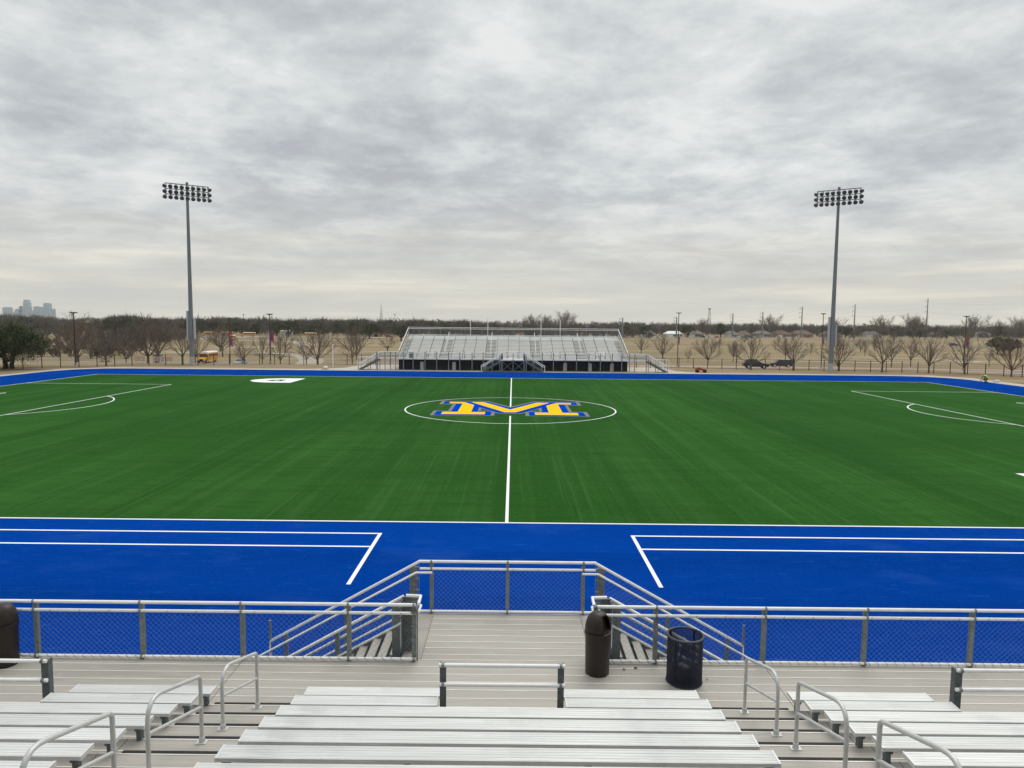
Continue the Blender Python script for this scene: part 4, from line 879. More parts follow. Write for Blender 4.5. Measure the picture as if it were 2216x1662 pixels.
B = [tree_proto('bare_tree', 'x', 'tree', 11+i, YG, **k) for i, k in enumerate([dict(h=5.6, spread=3.0), dict(h=6.0, spread=2.9, limbs=11, trunk=0.24), dict(h=5.6, spread=2.4, limbs=8, trunk=0.26), dict(h=6.2, spread=3.4, limbs=12, trunk=0.17, dense=1.15), dict(h=6.0, spread=3.6, limbs=17, trunk=0.22, dense=1.45)])]
Bh = [5.6, 6.0, 5.6, 6.2, 6.0]
used_p = [False]*5
rt = random.Random(77)
def put_tree(i, x, y, h, label, group=YG, w=1.0):
    s = h/Bh[i]; sc = (s*w, s*w, s); loc = (x, y, terr(x, y)-0.02); rz = rt.uniform(0, 2*PI)
    if not used_p[i]:
        o = B[i]; used_p[i] = True; o.location = loc; o.scale = sc; o.rotation_euler = (0, 0, rz); o['label'] = label; o['group'] = group; return o
    return copy_tree(B[i], loc, rz, sc, label, group)
# right of the far stand, near the fence
put_tree(0, 40.1, 118.9, 5.6, 'open bare young tree at the fence, in front of the black off-road car')
put_tree(1, 47.1, 118.6, 5.4, 'bare young tree at the fence just left of the right floodlight mast', w=0.95)
put_tree(3, 54.4, 118.0, 5.6, 'bare young tree rising directly behind the right floodlight mast', w=1.05)
put_tree(2, 60.8, 116.4, 6.4, 'first bare young tree at the fence to the right of the right floodlight mast', w=1.0)
put_tree(1, 67.9, 115.4, 5.6, 'round-crowned bare tree at the fence, second to the right of the right mast', w=1.05)
put_tree(0, 72.6, 113.6, 6.0, 'wide bare tree at the fence, third to the right of the right mast', w=1.1)
put_tree(3, 76.6, 108.6, 6.3, 'bare tree at the right edge of the photo, behind the crouching worker', w=1.0)
RG = 'bare trees in the dry field on the right'
put_tree(0, 46.4, 219.0, 7.4, 'large open bare tree just right of the far grandstand stair, beside a brown lamp post', RG, 1.3)
put_tree(1, 47.5, 262.0, 6.4, 'bare tree close to the right end of the far grandstand, leftmost in the right field', RG)
put_tree(2, 51.3, 207.0, 4.2, 'thin bare sapling right of the brown lamp post nearest the far grandstand', RG, 0.7)
put_tree(3, 50.8, 184.0, 6.8, 'symmetrical bare tree midway between the far grandstand and the black car', RG, 1.1)
put_tree(2, 65.8, 208.0, 6.2, 'narrow bare tree in the field to the left above the black car', RG, 0.95)
put_tree(2, 66.3, 213.0, 5.9, 'small upright bare tree in the field straight above the rear of the black car', RG, 0.9)
put_tree(1, 86.9, 226.0, 7.0, 'bare tree in the field directly behind the brown wagon', RG, 0.9)
put_tree(2, 119.0, 322.0, 4.8, 'distant small bare tree in the field, left of the brown wagon', RG)
put_tree(0, 115.9, 276.0, 4.5, 'small vase-shaped bare tree in the field, right of the brown wagon', RG, 0.95)
put_tree(3, 151.9, 310.0, 6.0, 'bare tree far out in the field, right of the right mast', RG, 1.0)
put_tree(2, 90.9, 170.0, 7.4, 'slim bare tree beyond the road, behind the first tree right of the right mast', RG, 0.8)
put_tree(1, 101.7, 181.0, 7.4, 'reddish bare tree beyond the road, midway between two brown lamp posts', RG, 0.8)
put_tree(2, 124.4, 185.0, 4.8, 'thin sapling beyond the road near the right edge of the photo', RG, 0.7)
put_tree(0, 133.0, 268.0, 5.6, 'bare tree in mid field, left of the rightmost brown lamp post', RG, 0.9)
put_tree(3, 168.0, 330.0, 6.2, 'far bare tree in the field near the moving dark car', RG, 0.9)
put_tree(1, 96.0, 330.0, 5.0, 'distant bare tree in the field above the black car', RG, 0.9)
put_tree(0, 139.0, 372.0, 5.2, 'far small bare tree in front of the parked cars, middle of the right field', RG, 0.9)
# left of the far stand
LG = 'bare trees on the left slope'
put_tree(3, -39.3, 143.0, 7.2, 'broad bare tree behind the fence, left of the white post by the far grandstand', LG, 1.15)
put_tree(1, -49.1, 150.0, 6.4, 'vase-shaped bare tree behind the fence beside the curving path', LG, 0.95)
put_tree(2, -52.3, 180.0, 6.8, 'bare tree partly hidden by the broad bare tree near the curving path', LG, 0.9)
put_tree(0, -35.4, 157.0, 6.6, 'bare tree close to the left end stair of the far grandstand', LG, 0.85)
put_tree(3, -46.5, 212.0, 9.6, 'tall bare tree behind the left end of the far grandstand', LG, 1.1)
put_tree(2, -46.2, 262.0, 6.8, 'bare tree showing above the left end stair of the far grandstand', LG, 1.4)
put_tree(0, -63.9, 181.0, 8.2, 'bare tree right beside the lamp post with red banners, left field', LG, 0.8)
put_tree(1, -65.4, 172.0, 6.0, 'bare tree right of the silver car on the left', LG, 1.05)
put_tree(2, -54.5, 117.2, 6.6, 'bare tree just left of the left floodlight mast, inside the fence', LG, 0.95)
put_tree(0, -71.2, 159.0, 8.6, 'bare tree between the left floodlight mast and the yellow bus', LG, 0.95)
put_tree(3, -62.2, 121.0, 7.3, 'multi-stemmed bare tree behind the red and white barricades', LG, 1.05)
put_tree(1, -69.5, 139.0, 8.6, 'spreading bare tree behind the barricades, left of the left floodlight mast', LG, 0.95)
put_tree(3, -102.0, 187.0, 6.0, 'low bare tree in the hollow left of the barricades', LG, 1.0)
put_tree(0, -64.4, 112.4, 6.3, 'dark-trunked bare tree inside the left fence, right of the brown lamp post', LG, 1.05)
put_tree(1, -111.8, 182.0, 11.6, 'tall bare tree with a leaning trunk beyond the left fence', LG, 0.85)
put_tree(2, -77.6, 126.0, 8.6, 'reddish bare tree behind the leftmost brown lamp post', LG, 1.0)
put_tree(3, -92.0, 150.0, 9.0, 'bare tree showing above the big live oak on the left', LG, 1.0)
put_tree(0, -122.0, 205.0, 10.0, 'grey bare tree left of the hollow, far beyond the live oak', LG, 1.1)
put_tree(1, -92.0, 225.0, 8.8, 'bare tree in the hollow behind the left floodlight mast', LG, 1.2)
put_tree(2, -84.0, 262.0, 8.0, 'bare tree left of the lamp post with red banners, near the far buses', LG, 1.2)
put_tree(3, -108.0, 262.0, 9.0, 'bare tree in the dip below the parked yellow buses', LG, 1.3)
for i, x, y, h, lab in ((1, 78, 250, 5.6, 'small bare tree in mid field, left of the wagon and farther back'), (3, 140, 430, 6.0, 'bare tree standing before the far row of parked cars, left of the right mast'), (0, 168, 500, 6.5, 'bare tree at the far field edge below the red car'), (2, 205, 520, 7.0, 'bare tree at the far field edge below the cream houses'), (1, 238, 540, 7.0, 'bare tree at the far field edge below the brown roofs'),
                     (3, 268, 560, 7.5, 'bare tree before the big low brown-roofed house'), (0, 300, 560, 7.5, 'bare tree just right of the right mast, before the far road'), (2, 330, 570, 7.0, 'bare tree between the right mast and the tallest power pole, far field edge'), (1, 352, 585, 8.0, 'bare tree left of the tallest power pole, far field edge'), (3, 385, 600, 8.0, 'bare tree right of the tallest power pole, far field edge'),
                     (0, 225, 420, 7.0, 'bare tree by the nearer far road, left of the small dark moving car'), (2, 300, 440, 7.0, 'bare tree right of the small dark moving car'), (1, 182, 400, 6.0, 'bare tree in the field between the right mast and the moving dark car'), (3, 78, 560, 6.5, 'bare tree at the field edge close to the far grandstand'), (0, 104, 545, 6.0, 'bare tree in front of the small pale house')):
    put_tree(i, x, y, h, lab, RG, 1.1)
HG = 'tall bare trees on the right skyline'
for x, y, h, lab in ((62, 830, 21, 'tall pale bare tree breaking the skyline behind the far grandstand'), (20, 800, 17, 'thin bare treetop on the skyline above the far grandstand, left part'), (40, 860, 17, 'rounded bare treetop on the skyline above the far grandstand, centre'), (236, 655, 17, 'broad bare tree on the skyline above the brown wagon'), (300, 665, 15, 'bushy bare tree on the skyline left of the right floodlight mast'),
                     (356, 690, 17.5, 'first rounded bare tree on the skyline right of the right mast'), (405, 715, 17, 'second rounded bare tree on the skyline right of the right mast'), (388, 690, 19, 'bare tree on the skyline beside the tallest steel power pole'), (455, 705, 19, 'wide bare tree on the skyline left of the rightmost brown lamp post'), (470, 690, 15, 'bare tree on the skyline beside the rightmost brown lamp post'),
                     (508, 715, 18, 'round bare tree on the skyline near the right edge of the photo'), (545, 720, 17, 'bare tree on the skyline at the right edge of the photo'), (176, 660, 14, 'bare tree over the parked cars right of the far grandstand')):
    put_tree(4, x, y, h*1.04, lab, HG, 1.1)
# evergreen trees
o = leaf_tree('live_oak', 'big dark live oak at the left photo edge, low crown on two dark trunks', 5, 13.6, 7.6, 1.3, None, 430, 0.24, 62, fork=True); o.location = (-74.6, 104.9, 0)
OG = 'evergreen oaks in the distance'
E0 = leaf_tree('live_oak', 'x', 6, 13, 11, 2.2, OG, 80, 0.75, 30); E1 = leaf_tree('live_oak', 'x', 7, 11, 11.5, 2.0, OG, 70, 0.75, 30)
eu = [False, False]
def put_oak(i, x, y, s, label, w=1.0):
    o = (E0, E1)[i]; loc = (x, y, terr(x, y)-0.1); sc = (s*w, s*w, s); rz = rt.uniform(0, 6)
    if not eu[i]: eu[i] = True; o.location = loc; o.scale = sc; o['label'] = label; return o
    return copy_tree(o, loc, rz, sc, label, OG)
for i, x, y, s, w, lab in ((0, -232, 512, 1.05, 1.2, 'dark evergreen oak behind the leftmost parked bus'), (1, -217, 515, 1.0, 1.2, 'dark evergreen oak above the gap between the parked buses'), (0, -202, 512, 1.0, 1.2, 'dark evergreen oak behind the buses, left of the red-banner lamp post'), (1, -187, 516, 0.85, 1.2, 'lower evergreen oak behind the rightmost parked bus'), (0, -171, 515, 1.1, 1.1, 'evergreen oak right of the parked buses'),
                        (0, -158, 500, 1.1, 1.15, 'large round evergreen oak above the curving path on the left'), (1, -142, 505, 0.78, 1.1, 'smaller evergreen oak right of the large round one on the left'), (1, -112, 500, 1.08, 1.15, 'evergreen oak above the small beige hut'), (0, -95, 470, 1.0, 1.3, 'olive evergreen oak left of the far grandstand roofline'), (0, -66, 420, 0.95, 1.3, 'evergreen oak behind the top left corner of the far grandstand'),
                        (1, -42, 430, 0.9, 1.3, 'evergreen oak above the left half of the far grandstand'), (0, -20, 440, 0.85, 1.3, 'evergreen oak above the centre-left of the far grandstand'), (1, 12, 460, 0.8, 1.2, 'evergreen oak above the centre of the far grandstand'), (0, -300, 520, 1.1, 1.2, 'evergreen oak on the far left behind the bare trees'), (1, -262, 480, 1.15, 1.1, 'evergreen oak showing over the multi-stemmed bare tree'),
                        (1, 181, 620, 1.2, 0.9, 'dark evergreen tree on the skyline left of the brown-roofed houses'), (0, 306, 655, 1.0, 1.1, 'dark evergreen tree right behind the right floodlight mast'), (0, 204.8, 300, 0.72, 0.9, 'first low evergreen oak at right, in front of the far road'), (1, 202.0, 292, 0.68, 0.9, 'second low evergreen oak at right, in front of the far road'), (0, 199.0, 284, 0.70, 0.9, 'third low evergreen oak at right, close to the photo edge'),
                        (1, 366, 640, 0.75, 1.0, 'low evergreen below the tallest steel power pole'), (0, 396, 650, 0.8, 1.0, 'low evergreen right of the tallest steel power pole'), (1, 470, 690, 1.2, 0.7, 'dark conical evergreen by the rightmost brown lamp post'), (0, 150, 610, 1.0, 1.0, 'evergreen beside the white house right of the far grandstand'), (1, 110, 600, 0.9, 1.2, 'evergreen above the parked cars right of the far grandstand')):
    put_oak(i, x, y, s, lab, w)
# far woodland that reads as one mass
def woods(name, label, seed, n, region, hh, mat, tri, leafy):
    r = random.Random(seed); m = MB()
    for _ in range(n):
        x, y = region(r); z = terr(x, y); h = r.uniform(*hh)*(0.66+0.5*math.sin(x*0.021+y*0.013)**2+0.22*math.sin(x*0.087+y*0.05)); w = h*r.uniform(.35, .6)
        if not leafy: m.add([(x-0.12, y, z), (x+0.12, y, z), (x+0.05, y, z+h*0.6)], [(0, 1, 2)])
        for _ in range(tri):
            a = r.uniform(0, 2*PI); q = math.sqrt(r.random())
            if leafy:
                u = r.uniform(-1, 1); c = Vector((x+w*q*math.cos(a), y+w*q*math.sin(a), z+h*(0.52+0.42*u*math.sqrt(max(0, 1-q*q*0.8))))); L = h*0.13*r.uniform(.7, 1.3)
                d = sample_dir(r, -1.5, 1.5); s_ = d.orthogonal().normalized(); m.add([c-d*L*0.6, c+s_*L*0.45, c+d*L*0.6, c-s_*L*0.45], [(0, 1, 2, 3)])
            else:
                b0 = Vector((x+w*0.35*q*math.cos(a), y+w*0.35*q*math.sin(a), z+h*r.uniform(.05, .55))); d = sample_dir(r, 0.5, 1.45, a+r.uniform(-.5, .5)); L = h*r.uniform(.25, .5); e = b0+d*L
                if e.z > z+h*(1.0-0.35*q): e.z = z+h*(1.0-0.35*q)
                s_ = Vector((-math.sin(a+1), math.cos(a+1), 0))*h*0.022; m.add([b0-s_, b0+s_, e], [(0, 1, 2)])
    return tag(m.build(name, M[mat]), label, None, None, 'stuff')
woods('bare_woodland', 'grey-brown mass of bare winter woodland along the left horizon', 1, 1500, lambda r: (lambda y: (r.uniform(-0.80, -0.06)*y, y))(r.uniform(520, 1050)), (11, 17.5), 'woodtwig', 64, False)
woods('bare_woodland', 'grey-brown bare woodland rising above the far grandstand', 2, 520, lambda r: (lambda y: (r.uniform(-0.10, 0.20)*y, y))(r.uniform(520, 1000)), (9, 13.5), 'woodtwig', 60, False)
woods('bare_woodland', 'grey bare woodland behind the houses on the right', 3, 1300, lambda r: (lambda y: (r.uniform(0.16, 0.85)*y, y))(r.uniform(690, 1250)), (9, 14), 'woodtwig', 60, False)
woods('bare_thicket', 'dense bare thicket filling the hollow on the left, behind the fence trees', 4, 300, lambda r: (lambda y: (r.uniform(-0.76, -0.52 if y < 330 else -0.46)*y, y))(r.uniform(205, 520)), (6, 9.5), 'woodtwig', 90, False)
woods('evergreen_woodland', 'scattered dark evergreen clumps in the left woodland', 5, 200, lambda r: (lambda y: (r.uniform(-0.78, -0.02)*y, y))(r.uniform(520, 950)), (8, 13), 'woodgreen', 80, True)
woods('evergreen_woodland', 'scattered dark evergreen clumps in the right woodland', 6, 120, lambda r: (lambda y: (r.uniform(0.05, 0.85)*y, y))(r.uniform(690, 1050)), (8, 12), 'woodgreen', 80, True)
woods('horizon_woodland', 'low blue-grey wooded horizon in the far distance', 8, 2200, lambda r: (lambda y: (r.uniform(-0.8, 0.8)*y, y))(r.uniform(1400, 2600)), (13, 20), 'woodtwig', 34, False)

# ================================================================== VEHICLES
def wheel(parent, x, y, r, w=0.22):
    m = MB(); m.tube([(x, y-w/2, r), (x, y+w/2, r)], r, 14); o = m.build('wheel', M['tyre'], parent)
    m = MB(); s = 1 if y > 0 else -1; m.tube([(x, y+s*w*0.5, r), (x, y+s*(w*0.5+0.015), r)], r*0.62, 12); m.build('rim', M['rim'], o)
def car_proto(name, label, cat, prof, cabin, L, W, paint, wb, wr=0.33, group=None):
    """prof: side outline of the body (x along the car, z up), front at +x; cabin: greenhouse outline"""
    t = thing(name, label, cat, (0, 0, 0), group)
    def loft(poly, w0, w1, zlo, zhi):
        m = MB(); n = len(poly); yy = lambda z: w0+(w1-w0)*max(0, min(1, (z-zlo)/(zhi-zlo)))
        vs = [(x, -yy(z)*0.93, z) for x, z in poly]+[(x, yy(z)*0.93, z) for x, z in poly]
        cx = sum(p[0] for p in poly)/n; cz = sum(p[1] for p in poly)/n
        ins = lambda s: [(cx+(x-cx)*0.985, s*yy(z), cz+(z-cz)*0.94) for x, z in poly]
        vs = [(x, -yy(z)*0.94, z) for x, z in poly]+ins(-1)+ins(1)+[(x, yy(z)*0.94, z) for x, z in poly]
        fs = [tuple(range(n, 2*n))[::-1], tuple(range(2*n, 3*n))]
        fs = [tuple(range(n, 2*n)), tuple(range(2*n, 3*n))[::-1]]
        for a in (0, 2): fs += [(a*n+i, a*n+(i+1) % n, (a+1)*n+(i+1) % n, (a+1)*n+i) for i in range(n)]
        fs += [(i, 3*n+i, 3*n+(i+1) % n, (i+1) % n) for i in range(n)]
        return m.add(vs, fs)
    zb = max(z for _, z in prof)
    loft(prof, W/2, W/2*0.96, 0.3, zb).build('body', M[paint], t)
    zt = max(z for _, z in cabin); zc = min(z for _, z in cabin)
    loft(cabin, W/2*0.93, W/2*0.76, zc, zt).build('windows', M['glass'], t)
    xs = [x for x, z in cabin if z > zt-0.03]; m = MB(); m.box(min(xs)-0.03, max(xs)+0.03, -W/2*0.73, W/2*0.73, zt-0.02, zt+0.035); roof = m.build('roof', M[paint], t)
    lo = [x for x, z in cabin if z < zc+0.02]
    for sy in (-1, 1):
        m = MB()
        for xa, xb in ((max(lo), max(xs)), ((max(lo)+min(lo))/2-0.1, (max(xs)+min(xs))/2-0.1), (min(lo), min(xs))):
            m.bar((xa, sy*W/2*0.90, zc), (xb, sy*W/2*0.735, zt), 0.07, 0.07)
        m.build('pillars', M[paint], roof)
    for sx in wb:
        for sy in (-1, 1): wheel(t, sx, sy*(W/2-0.11), wr)
    xf = max(x for x, z in prof); xr = min(x for x, z in prof)
    for sy in (-1, 1):
        m = MB(); m.box(xf-0.10, xf+0.004, sy*W*0.36-0.17, sy*W*0.36+0.17, zb*0.66, zb*0.80); m.build('headlight', M['headlight'], t)
        m = MB(); m.box(xr-0.004, xr+0.10, sy*W*0.40-0.10, sy*W*0.40+0.10, zb*0.70, zb*0.92); m.build('tail_light', M['redlens'], t)
        m = MB(); m.box(max(lo)-0.35, max(lo)-0.15, sy*W*0.5-0.02, sy*W*0.5+0.14 if sy > 0 else sy*W*0.5+0.02, zc+0.02, zc+0.15) if sy > 0 else m.box(max(lo)-0.35, max(lo)-0.15, -W*0.5-0.14, -W*0.5+0.02, zc+0.02, zc+0.15); m.build('mirror', M[paint], t)
    return t
PK = 'cars parked along the far road'
sedan = car_proto('parked_car', 'x', 'car', [(-2.25, 0.35), (-2.3, 0.75), (-2.1, 0.98), (-1.3, 0.99), (0.9, 0.94), (1.9, 0.80), (2.25, 0.62), (2.28, 0.35), (1.9, 0.24), (-1.9, 0.24)], [(-1.75, 0.96), (-1.0, 1.40), (-0.2, 1.45), (0.35, 1.40), (1.15, 0.93)], 4.6, 1.80, 'paint_silver', (-1.38, 1.38), 0.32)
suv = car_proto('parked_car', 'x', 'off-road car', [(-2.4, 0.45), (-2.42, 1.0), (-2.3, 1.16), (0.8, 1.14), (2.0, 1.02), (2.35, 0.9), (2.4, 0.45), (2.0, 0.35), (-2.0, 0.35)], [(-2.25, 1.13), (-2.05, 1.66), (-1.6, 1.74), (0.0, 1.74), (0.95, 1.12)], 4.85, 1.9, 'paint_black', (-1.45, 1.45), 0.38)
wagon = car_proto('parked_car', 'x', 'wagon', [(-2.5, 0.4), (-2.52, 1.02), (1.0, 1.06), (2.2, 0.98), (2.5, 0.82), (2.52, 0.4), (2.1, 0.28), (-2.1, 0.28)], [(-2.42, 1.03), (-2.32, 1.60), (-2.2, 1.66), (0.55, 1.66), (1.3, 1.04)], 5.1, 1.93, 'paint_brown', (-1.5, 1.5), 0.37)
pickup = car_proto('parked_car', 'x', 'pickup', [(-2.7, 0.5), (-2.72, 1.12), (-0.75, 1.12), (0.9, 1.10), (2.4, 1.04), (2.7, 0.9), (2.72, 0.5), (2.3, 0.36), (-2.3, 0.36)], [(-0.75, 1.1), (-0.62, 1.72), (0.3, 1.74), (1.05, 1.09)], 5.5, 1.95, 'paint_white', (-1.7, 1.7), 0.39)
def tz(x, y, d=0.02): return (x, y, terr(x, y)+d)
m = MB()
for sy in (-0.62, 0.62): m.bar((-1.7, sy, 1.80), (0.0, sy, 1.80), 0.05, 0.05)
m.build('roof_rack', M['rim'], suv); m = MB()
m.box(-1.4, -0.6, -0.6, 0.6, 1.79, 1.80); m.build('rack_bar', M['black'], suv)
suv.location = tz(47.3, 137.6); suv.rotation_euler = (0, 0, math.radians(-8)); suv['label'] = 'black off-road car with roof rack on the road behind the fence'
wagon.location = tz(60.8, 160.6, 0.03); wagon.rotation_euler = (0, 0, math.radians(174)); wagon['label'] = 'dark brown boxy wagon on the farther road, right of the black car'
sedan.location = tz(-70.6, 184.0, 0.03); sedan.rotation_euler = (0, 0, math.radians(-96)); sedan['label'] = 'silver sedan driving beyond the fence, right of the left floodlight mast'
pickup.location = tz(148.4, 588.7, 0.03); pickup.rotation_euler = (0, 0, 0.02); pickup['label'] = 'white pickup truck parked on the far road, below a treetop'; pickup['group'] = PK
SW = {'sedan': 'paint_silver', 'suv': 'paint_black', 'wagon': 'paint_brown', 'pickup': 'paint_white'}
def put_car(kind, x, y, rz, paint, label, group=PK):
    src = {'sedan': sedan, 'suv': suv, 'wagon': wagon, 'pickup': pickup}[kind]
    return copy_tree(src, tz(x, y, 0.03), rz, 1.0, label, group, {SW[kind]: paint})
for k, x, y, c, lab in (('suv', 93.6, 585, 'paint_white', 'white car parked closest to the far grandstand, at the field edge'), ('sedan', 106, 586, 'paint_silver', 'silver car parked second from the far grandstand'), ('sedan', 118, 587, 'paint_white', 'white car parked left of the white house'), ('sedan', 132.2, 588, 'paint_white', 'white car parked in front of the white house'),
                     ('suv', 156.8, 590, 'paint_black', 'dark car parked right of the white pickup'), ('sedan', 164, 593, 'paint_white', 'white sedan parked between the dark car and the red car'), ('sedan', 170.5, 596, 'paint_red', 'red car parked in the left part of the far row'), ('sedan', 188.5, 606, 'paint_silver', 'silver car left of the cream houses on the far road'),
                     ('suv', 195, 608, 'paint_white', 'white tall car in front of the cream houses'), ('suv', 203, 612, 'paint_grey', 'grey car below the bare skyline tree, in the far row'), ('suv', 208.5, 613, 'paint_white', 'bright white car below the small street lamp in the far row'), ('sedan', 221, 619, 'paint_silver', 'silver car before the grey-roofed house'),
                     ('suv', 233, 623, 'paint_white', 'white car before the brown-roofed house, left one'), ('sedan', 243, 628, 'paint_white', 'white car before the brown-roofed house, middle one'), ('sedan', 252, 632, 'paint_white', 'white car before the brown-roofed house, right one'), ('sedan', 264, 637, 'paint_red', 'dark red car near the big brown-roofed house'),
                     ('suv', 283, 645, 'paint_silver', 'silver car just left of the right floodlight mast, far road'), ('wagon', 290, 649, 'paint_white', 'white van-like car left of the right floodlight mast, far road'), ('suv', 312, 656, 'paint_silver', 'silver car right of the right floodlight mast, far road'), ('suv', 366, 676, 'paint_white', 'white car below the tallest steel power pole, far road'),
                     ('suv', 402, 688, 'paint_paleblue', 'pale blue car right of the tallest power pole, far road'), ('pickup', 440, 704, 'paint_white', 'white pickup near the right end of the far road')):
    put_car(k, x, y, rt.choice((0.05, PI)), c, lab)
put_car('suv', 259.2, 417.5, -0.15, 'paint_blue', 'small dark car driving on the nearer road at the far right', None)
if True:
    put_car('sedan', -112, 500, 0.1, 'paint_white', 'white car in the far lot on the left, below an evergreen oak', 'cars in the far left lot')
    put_car('suv', -88, 505, 0.1, 'paint_red', 'red car in the far lot near the beige hut', 'cars in the far left lot')
def school_bus():
    t = thing('school_bus', 'x', 'bus', (0, 0, 0), 'yellow school buses')
    m = MB(); m.prism([(-4.9, 0.55), (-4.95, 2.55), (-4.8, 2.72), (3.0, 2.72), (3.15, 2.55), (3.35, 1.5), (3.35, 0.55)], -1.2, 1.2, 'xz'); m.build('body', M['busyellow'], t)
    m = MB(); m.prism([(3.36, 0.6), (3.36, 1.55), (4.5, 1.42), (4.85, 1.2), (4.9, 0.6)], -1.0, 1.0, 'xz'); m.build('hood', M['busyellow'], t)
    m = MB(); m.prism([(-1.21, 2.56), (-1.12, 2.86), (-0.7, 3.02), (0.7, 3.02), (1.12, 2.86), (1.21, 2.56)], -4.9, 3.02, 'yz'); m.build('roof', M['white'], t)
    for sy in (-1, 1):
        for k in range(9):
            x = -4.6+k*0.82; y0, y1 = (1.2, 1.212) if sy > 0 else (-1.212, -1.2); m = MB(); m.box(x, x+0.68, y0, y1, 1.78, 2.46); m.build('window', M['glass'], t)
        for z in (0.98, 1.38, 1.64): m = MB(); y0, y1 = (1.2, 1.215) if sy > 0 else (-1.215, -1.2); m.box(-4.9, 3.1, y0, y1, z, z+0.06); m.build('black_stripe', M['black'], t)
        for x in (-2.9, 3.75): wheel(t, x, sy*1.06, 0.5, 0.30)
        m = MB(); m.box(4.86, 4.92, sy*0.72-0.16, sy*0.72+0.16, 0.85, 1.1); m.build('headlight', M['headlight'], t)
        m = MB(); m.bar((3.5, sy*1.15, 1.9), (4.2, sy*1.42, 1.9), 0.04, 0.04); m.box(4.1, 4.2, sy*1.42-0.12, sy*1.42+0.12, 1.6, 2.1); m.build('mirror', M['black'], t)
    m = MB(); m.prism([(3.19, 2.48), (3.34, 1.66), (3.37, 1.66), (3.22, 2.48)], -1.02, 1.02, 'xz'); m.build('windscreen_or_dark_sheet', M['glass'], t)
    m = MB(); m.box(4.88, 5.05, -1.1, 1.1, 0.45, 0.72); m.build('bumper', M['black'], t); m = MB(); m.box(4.88, 4.93, -0.45, 0.45, 0.75, 1.15); m.build('grille', M['black'], t)
    return t
bus = school_bus(); bus.location = tz(-83.0, 193.0, 0.03); bus.rotation_euler = (0, 0, math.radians(-86)); bus['label'] = 'nearest yellow school bus, white roof, right beside the left floodlight mast'
for x, y, rz, lab in ((-226, 492, 0.05, 'parked yellow bus farthest left, half hidden by bare branches'), (-210.5, 492, PI+0.1, 'parked yellow bus second from the left in the far lot'), (-197.8, 494, 0.06, 'parked yellow bus third from the left in the far lot'), (-182, 488, PI+0.25, 'parked yellow bus with its bonnet to the left, right of the lamp banners'), (-157.0, 398, math.radians(-74), 'yellow bus driving towards the field on the curving path, seen head-on'), (-140, 496, 0.1, 'parked yellow bus farthest right, by the round evergreen oak')):
    copy_tree(bus, tz(x, y, 0.05), rz, 1.0, lab, 'yellow school buses')

# ================================================================== LAMPS, POLES, TOWERS
def lamp_post(x, y, h, label, arms=2, z=None):
    z = terr(x, y) if z is None else z; t = thing('lamp_post', label, 'lamp post', (x, y, z), 'brown lamp posts')
    m = MB(); m.box(x-0.22, x+0.22, y-0.22, y+0.22, z-0.3, z+0.5); m.build('concrete_base', M['pier'], t)
    m = MB(); m.tube([(x, y, z+0.5), (x, y, z+h)], [0.10, 0.075], 8); m.build('shaft', M['bronze'], t)
    m = MB(); m.box(x-0.3, x+0.3, y-0.05, y+0.05, z+h-0.05, z+h+0.03); m.build('arm', M['bronze'], t)
    for s in (-1, 1): m = MB(); m.box(x+s*0.30-0.24, x+s*0.30+0.24, y-0.2, y+0.2, z+h+0.031, z+h+0.16); m.build('lamp_head', M['bronze'], t)
for x, y, h, lab in ((-67.1, 108.9, 8.3, 'leftmost brown lamp post, standing inside the left fence'), (-64.9, 163.0, 10.8, 'brown lamp post with a red and blue banner, near the silver sedan'), (-41.8, 122.6, 8.5, 'brown lamp post with a red-bordered banner beside the curving path'), (36.5, 156.5, 11.7, 'tall brown lamp post just right of the far grandstand'), (68.0, 156.0, 11.8, 'tall brown lamp post left of the right floodlight mast'), (90.4, 142.0, 10.7, 'rightmost brown lamp post, with a purple and red banner')):
    lamp_post(x, y, h, lab)
def banner(x, y, z, w, h, a, b, label):
    t = thing('banner', label, 'banner', (x, y, z), 'banners on the lamp posts'); y -= 0.12
    m = MB(); m.box(x+0.10, x+0.10+w, y-0.012, y+0.012, z, z+h); c = m.build('cloth', M[a], t)
    m = MB(); m.box(x+0.10+w*0.12, x+0.10+w*0.62, y-0.022, y-0.0125, z+h*0.22, z+h*0.96); m.build('panel', M[b], c)
    m = MB()
    for k in range(3): m.box(x+0.10+w*0.16, x+0.10+w*(0.84-k*0.1), y-0.024, y-0.0125, z+h*(0.05+0.045*k), z+h*(0.075+0.045*k))
    m.build('pale_bars', M['white'], c)
    for q in (z-0.01, z+h-0.01): m = MB(); m.box(x, x+0.14+w, y-0.025, y+0.1, q, q+0.03); m.build('bracket', M['bronze'], t)
zz = terr(-64.9, 163); banner(-64.9, 163, zz+4.3, 0.6, 2.0, 'banner_red', 'banner_blue', 'red and blue banner low on the lamp post in front of the head-on bus'); banner(-64.9, 163, zz+6.9, 0.55, 1.0, 'banner_red', 'banner_red', 'short pink-red banner high on the lamp post below the evergreen oaks')
zz = terr(-41.8, 122.6); banner(-41.8, 122.6, zz+3.6, 0.62, 1.75, 'banner_red', 'banner_blue', 'red-bordered blue banner on the lamp post beside the curving path')
zz = terr(90.4, 142); banner(90.4, 142, zz+4.6, 0.6, 2.0, 'banner_red', 'banner_blue', 'purple and red banner on the rightmost lamp post'); zz = terr(68, 156); banner(68, 156, zz+4.9, 0.3, 1.7, 'banner_red', 'banner_blue', 'narrow dark red banner on the lamp post left of the right mast')
zz = terr(36.5, 156.5); banner(36.5, 156.5, zz+4.9, 0.25, 1.7, 'banner_blue', 'banner_red', 'narrow dark banner on the lamp post right of the far grandstand')
